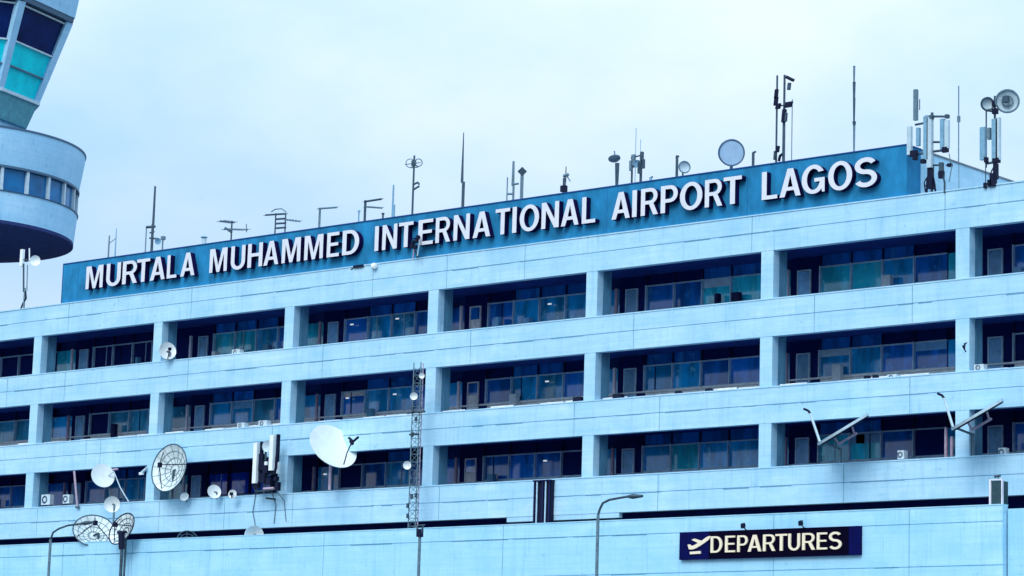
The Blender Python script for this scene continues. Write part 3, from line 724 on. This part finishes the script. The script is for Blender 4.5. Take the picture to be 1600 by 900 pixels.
# cluster at the sign's right end
YK = -.02
zroof = ROOF+.05
p = U(1453, 300, YK+.2)
t = thing('panel_antenna_mast', 'mast crowded with panel antennas standing at the right end of the blue sign', 'antenna mast', (p.x, YK+.2, zroof), RG)
vpole(1456.5, 176, YK+.2, zroof, .055).build('mast', STEEL, t)
for k, (px, y0_, y1_, w_, mt) in enumerate(((1431, 140, 188, .075, STEELL), (1421.5, 198, 242, .09, PANEL), (1435, 200, 228, .07, PANELB), (1447.5, 182, 250, .1, PANELB), (1453, 184, 262, .1, PANEL), (1473, 186, 234, .085, PANELB), (1480, 188, 232, .085, PANEL))):
    a_, b_ = U(px, y0_, YK), U(px, y1_, YK)
    MB().box(a_.x-w_, a_.x+w_, YK-.07, YK+.07, b_.z, a_.z).build('panel', mt, t)
for pts, r_ in (([(1430, 195), (1446, 192)], .045), ([(1446, 182), (1482, 182)], .045), ([(1457, 222), (1472, 222)], .045), ([(1420, 243), (1447, 239)], .045), ([(1457, 237), (1480, 234)], .05), ([(1457, 258), (1470, 258)], .04), ([(1478, 258), (1487, 259)], .03), ([(1437, 155), (1437, 172)], .02)):
    line(MB(), pts, YK+.1, r_).build('arm', STEEL, t)
for (x, y, a_, b_) in ((1428, 240, .14, .12), (1480, 182, .07, .07), (1456, 183, .06, .08), (1477, 234, .12, .1), (1430, 246, .08, .1), (1443, 252, .1, .08), (1471, 262, .07, .2), (1471, 273, .1, .14), (1484, 258, .08, .06)):
    MB().obox(U(x, y, YK), (a_, 0, 0), (0, .08, 0), (0, 0, b_)).build('radio_unit', DARK if a_ > .075 else STEEL, t)
b = MB()
line(b, [(1454, 264), (1449, 280), (1448, 301)], YK+.15, .045); line(b, [(1455, 264), (1460, 285), (1462, 301)], YK+.15, .04); line(b, [(1454, 268), (1444, 285), (1446, 300)], YK+.15, .025); line(b, [(1446, 290), (1462, 296)], YK+.15, .03)
b.build('tripod', DARK, t); MB().obox(U(1454, 277, YK+.1), (.1, 0, 0), (0, .09, 0), (0, 0, .45)).build('equipment_box', DARK, t)
line(MB(), [(1483, 240), (1487, 262), (1483, 284)], YK, .02).build('cable', STEELL, t); line(MB(), [(1473, 272), (1476, 285), (1476, 301)], YK, .04).build('leg', STEEL, t)
line(MB(), [(1471, 262), (1466, 272), (1472, 276)], YK, .03).build('cable', STEEL, t)
p = U(1498, 240, 4)
t = thing('whip_antenna', 'very thin pale whip between the two panel antenna masts at the right', 'antenna', (p.x, 4, ROOF-.2), RG)
vpole(1498, 134, 4, ROOF-.2, .025).build('whip', STEELL, t); MB().obox(U(1498, 186, 4), (.05, 0, 0), (0, .05, 0), (0, 0, .12)).build('clamp', STEELL, t)
p = U(1550, 290, YK+.2)
t = thing('panel_antenna_mast', 'rightmost mast with two panels, a small dish and a larger ribbed dish on top', 'antenna mast', (p.x, YK+.2, zroof), RG)
vpole(1541, 170, YK+.2, zroof, .03, ybot=262).build('pole', STEEL, t); vpole(1554.5, 150, YK+.2, zroof, .045).build('mast', STEEL, t)
for px, y0_, y1_, w_, mt in ((1536, 199, 250, .11, PANELB), (1555, 186, 252, .12, PANELB), (1560, 184, 250, .08, PANEL), (1546, 200, 218, .06, STEELL)):
    a_, b_ = U(px, y0_, YK), U(px, y1_, YK); MB().box(a_.x-w_, a_.x+w_, YK-.07, YK+.07, b_.z, a_.z).build('panel', mt, t)
c0 = U(1543, 162.5, YK); MB().disc(c0, camdir(.1, 0, 1), .24, .08).build('dish', PANEL, t, True); MB().ring(c0, camdir(.1, 0, 1), .24, .04).build('rim', STEEL, t)
c0 = U(1574, 158, YK); nn_ = camdir(-.15, .05, 1); MB().disc(c0, nn_, .43, .12).build('dish', PANEL, t, True); b = MB(); b.ring(c0, nn_, .43, .04); b.ring(c0, nn_, .2, .025); b.build('rim', STEELL, t)
MB().obox(U(1572, 155, YK-.15), (.1, 0, 0), (0, .1, 0), (0, 0, .12)).build('feed', STEEL, t)
line(line(MB(), [(1543, 172), (1556, 174)], YK+.1, .06), [(1540, 256), (1562, 252)], YK+.1, .05).build('arm', STEEL, t)
for x, y, a_, b_ in ((1554, 162, .08, .1), (1555, 174, .1, .1), (1557, 251, .14, .09), (1552, 281, .12, .25), (1547, 286, .08, .12), (1541, 250, .06, .1), (1556, 268, .08, .3), (1540, 290, .06, .1)):
    MB().obox(U(x, y, YK), (a_, 0, 0), (0, .08, 0), (0, 0, b_)).build('radio_unit', DARK, t)
line(line(MB(), [(1556, 255), (1549, 268), (1546, 288)], YK, .03), [(1540, 258), (1540, 288)], YK, .02).build('cable', STEEL, t)

# left: antenna in front of the tower
p = U(38, 480, 1)
t = thing('panel_antenna', 'white panel antenna with a small round dish in front of the tower underside', 'antenna', (p.x, 1, ROOF-.2), RG)
a_, b_ = U(36, 390, 1), U(36, 416, 1); MB().box(a_.x-.1, a_.x+.1, .9, 1.05, b_.z, a_.z).build('panel', DISHW, t)
line(MB(), [(46, 388), (46, 412)], 1, .035).build('rod', DISHW, t); c0 = U(55, 407, .9); MB().disc(c0, camdir(.2, .1, 1), .27, .1).build('dish', DISHW, t, True)
line(MB(), [(37, 412), (37, 456)], 1, .05).build('pole', STEEL, t); line(MB(), [(43, 414), (42, 455)], 1, .03).build('pole', STEELL, t); line(MB(), [(37, 405), (55, 409)], 1, .03).build('arm', STEEL, t)
line(MB(), [(40, 455), (41, 466), (36, 474), (32, 484)], 1, .045).build('foot', DARK, t); b_ = U(39, 450, 1); MB().tube((b_.x, 1, b_.z), (b_.x, 1, ROOF-.2), .05).build('pole', STEELL, t)

# aerial in front of the sign, over T and E
p = U(649, 405, -.5)
t = thing('wall_antenna', 'dark bracketed aerial clinging in front of the sign between the letters T and E', 'antenna', (p.x, -.5, ROOF), None)
line(MB(), [(652, 400), (656, 376)], -.35, .03).build('rod', PANEL, t); line(MB(), [(645, 404), (647, 386)], -.35, .03).build('rod', PINK, t)
line(line(MB(), [(643, 381), (652, 378)], -.35, .05), [(642, 374), (657, 371)], -.35, .03).build('bracket', LSIDE, t)
for x, y in ((645, 379), (651, 376), (649, 386), (644, 385), (653, 371)): MB().obox(U(x, y, -.4), (.07, 0, 0), (0, .06, 0), (0, 0, .09)).build('box', DARK, t)
p = U(648, 404, -.1); MB().tube(U(648, 390, -.35), (p.x, .1, ROOF+.06), .04).build('stay', STEEL, t)
p = U(583, 414, -.1)
t = thing('bulkhead_light', 'small white dome light on the ledge under the first letter of INTERNATIONAL', 'light', (p.x, -.1, p.z))
MB().disc(U(585, 415, -.12), camdir(.1, .6, .8), .16, -.12).build('dome', DISHW, t, True); MB().obox(U(585, 417, 0), (.14, 0, 0), (0, .1, 0), (0, 0, .03)).build('base', LAMPW, t)
t = thing('cable_box', 'small dark box on the ledge under the end of MUHAMMED', 'box', U(560, 417, -.1))
MB().obox(U(561, 416, -.02), (.3, 0, 0), (0, .08, 0), (0, 0, .05)).build('box', DARK, t); line(MB(), [(553, 418), (548, 421)], -.02, .02).build('cable', DARK, t)

# ------------------------------------------------------------------ dishes on the facade
DG = 'satellite dishes fixed along the facade'
def dish(px, py, rpx, n3, Y, zfoot, label, mt=DISHW, depth=.18, feed=None, footx=None, rimm=None, pole=True, name='satellite_dish'):
    c0 = U(px, py, Y); R = rpx*mpp(c0); nd = camdir(*n3)
    fx = c0.x if footx is None else U(footx, py, Y).x
    t = thing(name, label, 'satellite dish', (fx, Y, zfoot), DG)
    MB().disc(c0, nd, R, depth*R*2, .03, 36, 8).build('dish', mt, t, True)
    if rimm: MB().ring(c0, nd, R, .035, 36).build('rim', rimm, t)
    back = c0-nd*(depth*2*R+.03)
    if pole:
        pr = .04+.02*R
        MB().tube((fx, Y+.15, zfoot), (fx, Y+.15, min(c0.z, back.z)), pr, n=8).build('pole', PINK if footx else STEELL, t)
        MB().tube((fx, Y+.15, min(c0.z, back.z)), back, .04).build('mount', STEEL, t)
    if feed:
        fp = c0+nd*R*feed; b = MB()
        e = nd.orthogonal().normalized()
        lowest = min((c0+(Quaternion(nd, 2*PI*i/24) @ e)*R*.95 for i in range(24)), key=lambda v: v.z)
        b.tube(lowest, fp, .025); b.build('feed_arm', DARK, t)
        MB().obox(fp, (.06, 0, 0), (0, .06, 0), (0, 0, .07)).build('feed', DARK, t)
    return t
t = dish(521, 697, 41, (.5, .62, .60), -.8, PC, 'largest smooth white dish tilted over the lowest balcony, feed at its right', feed=None, footx=514, depth=.07)
line(MB(), [(537, 726), (542, 708), (550, 690)], -1.7, .03).build('feed_arm', DARK, t)
line(line(MB(), [(545, 684), (552, 690), (560, 683)], -1.7, .06), [(548, 688), (551, 694)], -1.7, .09).build('feed', DARK, t)
dish(161, 743, 19, (.45, .35, .8), -.9, PC, 'mid-sized white oval dish over the lowest balcony left of the ribbed dish', footx=None, pole=False, depth=.08)
t = [o for o in bpy.data.objects if o.get('label', '').startswith('mid-sized white oval')][0]
line(MB(), [(167, 745), (178, 737), (188, 762), (201, 784)], -.6, .03).build('stay_arm', PANEL, t); line(MB(), [(163, 745), (170, 765), (176, 800)], -.6, .03).build('pole', STEEL, t)
line(MB(), [(176, 734), (184, 733)], -.6, .05).build('feed', PINK, t)
dish(175, 788, 12.5, (.05, .0, 1), -2.2, ZC-.6, 'round white dish seen face-on below the oval white dish', pole=True)
dish(262, 548, 14, (.42, .28, .8), -.3, PA, 'small white dish with dark feed on the top balcony beside a pillar', feed=.7)
dish(335, 768, 11, (.4, .3, .8), -.5, PC-.1, 'small white dish at the ledge left of the two-panel antenna', depth=.12)
dish(363, 772, 7, (-.3, .2, .9), -.5, PC-.1, 'tiny white dish with dark hub just right of the small ledge dish', feed=.5)
dish(288, 776, 7, (-.2, .5, .8), -.4, PC-.15, 'tiny pale dish on the ledge right of the ribbed dish', depth=.12)
dish(397, 836, 15, (.1, -.1, 1), YC+.6, ZC-.6, 'white domed dish poking over the lower fascia by the dark gap', depth=.2)
# ribbed open dishes
def mesh_dish(px, py, rpx, n3, Y, zfoot, label, fill=None, arms=True, ribs=14, rings=4, tint=STEELL, dep=.36):
    c0 = U(px, py, Y); R = rpx*mpp(c0); nd = camdir(*n3); t = thing('ribbed_dish', label, 'satellite dish', (c0.x, Y, zfoot), DG)
    a = nd.orthogonal().normalized(); b_ = nd.cross(a)
    MB().ring(c0, nd, R, .03, 36).build('rim', DARK if tint is STEEL else STEEL, t)
    b = MB()
    def P(r_, th): return c0+nd*(-dep*R*(1-r_*r_))+(a*math.cos(th)+b_*math.sin(th))*R*r_
    for i in range(ribs):
        th = 2*PI*i/ribs; b.path([P(k/6, th)+nd*.01 for k in range(1, 7)], .009, 4)
    for j in range(1, rings):
        b.path([P(j/rings, 2*PI*i/30)+nd*.01 for i in range(31)], .013, 4)
    b.build('ribs', tint, t)
    MB().disc(c0-nd*.02, nd, R*.97, dep*R, .012, 30, 6).build('skin', fill, t, True) if fill else None
    if arms:
        b = MB()
        for k in range(3): b.tube(P(.9, 2*PI*k/3+.4), c0+nd*R*.55, .022)
        b.build('feed_arm', DARK, t); MB().obox(c0+nd*R*.52, (.08, 0, 0), (0, .08, 0), (0, 0, .11)).build('feed', DARK, t)
    bk = c0-nd*R*dep
    b = MB().tube((c0.x, Y+.3, zfoot), (c0.x, Y+.3, c0.z-.1), .055); b.tube((c0.x, Y+.3, c0.z-.1), bk, .05); b.build('mount', STEEL, t)
    return t
MESHF = mat('dish_skin', (.8, .95, .97), .6, var=.3, scale=3)
mesh_dish(264, 731, 38, (-.6, .27, .7), -1.0, PC, 'tall ribbed dish with dark rim in front of the lowest balcony pillar', MESHF)
mesh_dish(147, 829, 33, (.2, .7, .6), -2.0, ZC-.6, 'wide ribbed dish lying low above the fascia left of the dark pole', MESHF, ribs=16)
mesh_dish(190, 826, 27, (-.62, .5, .6), -3.2, .0, 'dark-rimmed ribbed dish topping the dark pole beside the low ribbed dish', MESHF, tint=STEEL)
mesh_dish(293, 844, 16, (.2, .5, .8), YC+.8, ZC-.6, 'ribbed dish only its curved top showing over the fascia', None, arms=False, ribs=8)
# edge-on V-shaped dishes on poles in front of the right bays
for px, (lx, ly), (ex, ey), (vx, vy), lb in ((1283, (1266, 646), (1352, 647), (1281, 690), 'V-shaped edge-on dish with long feed arm in front of the lowest balcony right of the brightest pillar'),
                                     (1490, (1475, 622), (1563, 624), (1489, 667), 'V-shaped edge-on dish higher up at the far right pillar')):
    Yv = -1.2
    if px == 1283: lb = 'V-shaped edge-on dish above the middle of the lowest right-hand windows'
    v = U(vx, vy, Yv); e = U(ex, ey, Yv); l_ = U(lx, ly, Yv)
    t = thing('offset_dish', lb, 'satellite dish', (v.x, Yv, PC), 'edge-on dishes at the right end')
    c0 = (v+e)/2; R = (e-v).length/2; along = (e-v).normalized(); nd = along.cross(c0-CAM).normalized()
    if nd.z < 0: nd = -nd
    MB().disc(c0, nd, R, .035*R, .10, 36, 6).build('dish', PANEL, t, True)
    MB().ring(c0-nd*.12, nd, R*.93, .045, 36).build('rim', DARK, t)
    b = MB().tube(v, l_, .05); b.build('feed_arm', PANEL, t)
    line(MB(), [(lx, ly), (lx-3, ly-4), (lx-10, ly-7)], Yv, .05).build('feed', DARK, t)
    b = MB(); mid = c0-nd*.45-along*.1; b.tube(c0-nd*.1+along*.4, mid+along*.4, .04); b.tube(mid+along*.5, mid-along*.4, .05); b.tube(c0-nd*.1-along*.5, mid-along*.4, .04); b.build('bracket', PINK, t)
    MB().tube((v.x, Yv, v.z+.05), (v.x, Yv, ZC-.6), .05, n=8).build('pole', STEEL if px == 1283 else PINK, t) if False else None
    b = MB(); b.tube(v, (v.x+.05, .15, v.z-.15), .05); b.tube((v.x+.05, .15, v.z-.1), (v.x+.05, .15, PC), .06, n=8); b.build('pole', STEELL, t)
# second brace poles at far right bay
t = thing('brace_poles', 'two pale leaning poles on the lowest balcony beside the rightmost pillar', 'poles', U(1480, 713, .9), None)
line(MB(), [(1478, 668), (1478, 716)], .9, .06).build('pole', PINK, t); line(MB(), [(1487, 682), (1487, 716)], .9, .05).build('pole', PINK, t)

# two-panel antenna at px 415
p = U(415, 770, -.7)
t = thing('panel_antenna', 'pair of tall white panels on a dark bracket at the lowest balcony', 'antenna', (p.x, -.7, PC), DG)
for px, y0_, y1_ in ((401.5, 692, 755), (427, 680, 735)):
    a_, b_ = U(px, y0_, -.8), U(px, y1_, -.8); MB().box(a_.x-.14, a_.x+.1, -.88, -.72, b_.z, a_.z).build('panel', DISHW, t)
    MB().box(a_.x+.12, a_.x+.22, -.72, -.55, b_.z+.1, a_.z+.05).build('panel_back', DARK, t)
vpole(416, 692, -.6, PC-.0, .05).build('mast', STEEL, t)
for x, y, a_, b_ in ((409, 722, .13, .38), (416, 730, .16, .3), (411, 747, .2, .2), (428, 737, .14, .12), (404, 733, .12, .1), (434, 760, .1, .2), (421, 752, .14, .16), (401, 758, .16, .14), (432, 748, .08, .1)):
    MB().obox(U(x, y, -.65), (a_, 0, 0), (0, .1, 0), (0, 0, b_)).build('radio_unit', DARK, t)
line(line(line(MB(), [(404, 755), (399, 775), (395, 800), (399, 822)], .0-.04, .018), [(424, 765), (431, 790), (428, 818)], -.04, .018), [(430, 765), (444, 782), (447, 815)], -.04, .015).build('cable', STEEL, t)
MB().disc(U(418, 697, -.7), camdir(-.4, .2, .9), .28, .08).build('dish', PANEL, t, True); MB().obox(U(416, 724, -.85), (.07, 0, 0), (0, .05, 0), (0, 0, .08)).build('lamp', DISHW, t)
line(line(MB(), [(397, 760), (400, 768), (425, 766), (436, 758)], -.6, .05), [(403, 748), (430, 740)], -.6, .045).build('bracket', STEEL, t); line(MB(), [(412, 764), (428, 763)], -.75, .07).build('clamp', PINK, t)
line(MB(), [(437, 722), (434, 740)], -.6, .08).build('side_panel', PANEL, t); p = U(416, 768, -.6); MB().tube((p.x, -.6, PC-.2), (p.x, .05, PC-.2), .05).build('wall_arm', STEEL, t)

# lattice mast at px 648
YM = -1.1
b0, b1 = U(641.5, 815, YM), U(656, 566, YM); 
t = thing('lattice_mast', 'slender lattice mast climbing past two balconies beside a pillar', 'mast', (b0.x+.2, YM, ZC-.6))
s_w = .42; xL = U(638, 815, YM).x; ztop = U(652, 566, YM).z
legs = [Vector((xL, YM, 0)), Vector((xL+s_w, YM, 0)), Vector((xL+s_w/2, YM+.38, 0))]
for q in legs: MB().tube((q.x, q.y, ZC-.6), (q.x, q.y, ztop), .024, n=6).build('leg', PINK if q is legs[2] else STEELL, t)
b = MB(); z = ZC-.4; k = 0
while z < ztop-.3:
    for i in range(3):
        A_, B_ = legs[i], legs[(i+1) % 3]
        b.tube((A_.x, A_.y, z), (B_.x, B_.y, z+.35), .012, n=4); b.tube((A_.x, A_.y, z), (B_.x, B_.y, z), .012, n=4)
    z += .35
b.build('lattice', STEELL, t)
for x, y, r_ in ((659, 587, 4.5), (646.5, 619, 6), (636, 727, 6.5)):
    c0 = U(x, y, YM-.3); MB().disc(c0, camdir(-.1, 0, 1), r_*mpp(c0), .08).build('dish', DISHW, t, True); MB().tube(c0+Vector((0, .1, 0)), Vector((xL+.2, YM, c0.z)), .03).build('dish_arm', STEEL, t)
line(line(MB(), [(635, 645), (664, 643)], YM-.05, .045), [(640, 679), (654, 678)], YM-.05, .05).build('crossbar', STEEL, t)
for x, y in ((643, 776), (637, 790), (650, 774), (644, 679), (637, 806), (645, 640), (650, 655)): MB().obox(U(x, y, YM-.1), (.05, 0, 0), (0, .04, 0), (0, 0, .1)).build('clamp', STEEL, t)

# leaning poles on row C
t = thing('leaning_pole', 'pink leaning pole at the left of the lowest balcony', 'pole', U(121, 790, -.1)); line(MB(), [(116, 736), (121, 792)], -.1, .055).build('pole', PINK, t); line(MB(), [(119, 792), (123, 792)], -.1, .08).build('foot', STEELL, t)
t = thing('wall_bracket', 'small pale bracket hanging beside the pillar left of the tall ribbed dish', 'bracket', U(224, 738, .0)); line(line(MB(), [(219, 741), (228, 733)], -.1, .07), [(228, 733), (229, 729)], -.1, .05).build('arm', PANEL, t); MB().obox(U(221, 740, -.1), (.12, 0, 0), (0, .06, 0), (0, 0, .06)).build('head', DISHW, t)
t = thing('wall_mark', 'small dark bracket on the face of the rightmost middle-storey pillar', 'bracket', U(1508, 545, .02)); line(line(MB(), [(1511, 535), (1505, 542), (1510, 550)], .03, .035), [(1504, 541), (1509, 541)], .03, .04).build('arm', DARK, t); MB().obox(U(1508, 541, .05), (.03, 0, 0), (0, .04, 0), (0, 0, .12)).build('plate', DARK, t)

# ------------------------------------------------------------------ air conditioners and boxes on the ledges
def ac(px, py, wpx, hpx, Y, label, z=None, open_=False):
    c = U(px, py, Y); s = mpp(c)*1.15; hw, hh = wpx*s/2, hpx*s/2
    t = thing('air_conditioner', label, 'air conditioner', (c.x, Y, c.z-hh), 'condenser units on the balconies')
    MB().box(c.x-hw, c.x+hw, Y-.12, Y+.15, c.z-hh, c.z+hh).build('casing', ACM, t)
    MB().ring((c.x-hw*.2, Y-.125, c.z), (0, 1, 0), min(hw, hh)*.72, .02, 16).build('fan_ring', STEELL, t)
    MB().disc((c.x-hw*.2, Y-.13, c.z), (0, -1, 0), min(hw, hh)*.66, .02, .01, 16, 2).build('fan', FRAMEK, t)
    # stand going down to the balcony floor or ledge
    b = MB(); zb = min(c.z-hh-.02, c.z-hh-.1)
    for sx in (-1, 1): b.box(c.x+sx*hw*.8-.02, c.x+sx*hw*.8+.02, Y-.02, Y+.02, (zb if z is None else z), c.z-hh)
    b.build('stand', STEELL, t)
for a in ((371, 551, 15, 8, .15, 'air conditioner on the top balcony ledge under teal panes', PA+.05), (413, 662, 16, 8, .15, 'air conditioner on the middle ledge just left of a pillar', PB+.05),
          (379, 665, 14, 7, .15, 'lower air conditioner on the middle ledge under blue panes', PB+.05),
          (74, 781, 18, 14, .5, 'air conditioner at the far left of the lowest balcony beside the pillar', PC-.9), (106, 780, 13, 12, .5, 'air conditioner left of the leaning pink pole', PC-.9),
          (1396, 590, 15, 8, .15, 'air conditioner on the middle ledge at the right under navy panes', PB+.05), (1410, 711, 10, 12, .4, 'narrow air conditioner on the lowest right balcony', PC-.9),
          (1532, 575, 15, 9, .15, 'air conditioner on the middle ledge right of the last pillar', PB+.05), (1568, 707, 11, 12, .4, 'air conditioner at the right edge of the lowest balcony', PC-.9)):
    ac(*a[:6], z=a[6])
for px, py, w_, h_, p_, lb in ((1355, 592, 7, 5, PB, 'small dark box on the middle ledge right of the first mullion'), (1368, 591, 6, 5, PB, 'small dark box on the middle ledge beside the right condenser'),
                       (1060, 620, 8, 4, PB, 'low dark box on the middle ledge under the third window'), (1108, 614, 9, 4, PB, 'low dark box on the middle ledge under the fourth window'),
                       (903, 626, 13, 7, PB, 'dark bag-like box on the middle ledge left of the centre pillar'), (966, 622, 15, 7, PB, 'dark low box on the middle ledge right of the centre pillar')):
    c = U(px, py, .17); s = mpp(c)
    o = thing('ledge_box', lb, 'box', (c.x, .17, p_+.05), 'boxes left on the balcony ledges')
    MB().box(c.x-w_*s*.6, c.x+w_*s*.6, .08, .28, p_+.05, p_+.05+h_*s).build('body', DARK, o); MB().box(c.x-w_*s*.62, c.x+w_*s*.3, .07, .29, p_+.051+h_*s, p_+.08+h_*s).build('lid', STEEL, o)

# ------------------------------------------------------------------ foreground poles
YP = -9
def pole_to_ground(px, ytop, Y, r, mt, parent): 
    p = U(px, ytop, Y); return MB().tube((p.x, Y, 0), (p.x, Y, p.z), r*1.3, r, 10).build('pole', mt, parent, True)
# street lamp px 935
def lamp(px, ytop, arm, head, label, Y=YP, ph=None):
    p = U(px, ytop, Y); t = thing('street_lamp', label, 'street lamp', (p.x, Y, 0), 'street lamps in front of the terminal')
    pole_to_ground(px, ytop, Y, .06, STEELL, t)
    line(MB(), [(px, ytop)]+arm, Y, .045, 8).build('arm', STEEL, t)
    a_, b_ = U(*head[0], Y), U(*head[1], Y); d = (b_-a_)
    b = MB(); b.tube(a_, a_.lerp(b_, .35), .045, .1, 8); b.tube(a_.lerp(b_, .35), b_, .1, .05, 8); b.build('lamp_head', STEEL, t, True)
    MB().box(p.x-.2, p.x+.2, Y-.2, Y+.2, 0, .15).build('base', PAVE, t)
lamp(934.5, 805, [(937, 796), (942, 786), (952, 781), (968, 778), (982, 775.5)], ((980, 776), (1004, 775)), 'curved-arm street lamp crossing the lower fascia right of the pipe duct')
lamp(79, 843, [(83, 832), (92, 826), (106, 821), (130, 818)], ((126, 818), (146, 816)), 'street lamp at the left with its arm reaching towards the low ribbed dish')
p = U(656, 820, YP)
t = thing('flood_mast', 'thin dark pole with a small forked head under the lattice mast', 'pole', (p.x, YP, 0))
pole_to_ground(656, 838, YP, .06, STEELL, t); line(line(line(MB(), [(656, 842), (651, 822)], YP, .05), [(656, 842), (661, 821)], YP, .045), [(649, 822), (664, 820)], YP, .03).build('forked_head', STEEL, t)
MB().obox(U(656, 833, YP), (.1, 0, 0), (0, .1, 0), (0, 0, .15)).build('box', DARK, t); MB().box(p.x-.2, p.x+.2, YP-.2, YP+.2, 0, .15).build('base', PAVE, t)
p = U(191, 860, YP)
t = thing('dark_pole', 'dark pole with a thick black sleeve rising in front of the ribbed dishes', 'pole', (p.x, YP, 0))
pole_to_ground(191, 850, YP, .07, STEEL, t); q0_, q1_ = U(190, 858, YP), U(190, 832, YP); MB().tube(q0_, q1_, .13, .15, 10).build('sleeve', DARK, t, True)
line(MB(), [(184, 832), (197, 831)], YP, .07).build('cap', DARK, t); MB().box(p.x-.2, p.x+.2, YP-.2, YP+.2, 0, .15).build('base', PAVE, t)

# speaker-like cabinet at the canopy's right end
xa, xb = U(1549, 770, YC+.2).x, U(1573, 770, YC+.2).x; z0, z1 = ZC+.04, U(1560, 752, YC+.2).z
t = thing('equipment_cabinet', 'dark cabinet with pale frame standing on the right end of the lower fascia', 'cabinet', ((xa+xb)/2, YC+.2, z0))
MB().box(xa+.1, xb-.12, YC+.05, YC+.5, z0, z1).build('body', mat('cabinet_green', (.02, .07, .09), .5, var=.5, scale=5), t)
b = MB(); b.box(xa+.02, xa+.09, YC+.0, YC+.1, z0, z1+.02); b.box(xb-.11, xb-.07, YC+.0, YC+.1, z0, z1+.02); b.box(xa+.02, xb-.07, YC+.0, YC+.12, z1+.02, z1+.06); b.build('frame', FRAMEP, t)
line(MB(), [(1554, 745), (1563, 743)], YC+.2, .05).build('cap', STEEL, t); p = U(1560, 744, YC+.2); MB().tube((p.x, YC+.2, z1+.08), (p.x, YC+.2, p.z), .03).build('stem', STEELL, t)
bpy.context.view_layer.update()
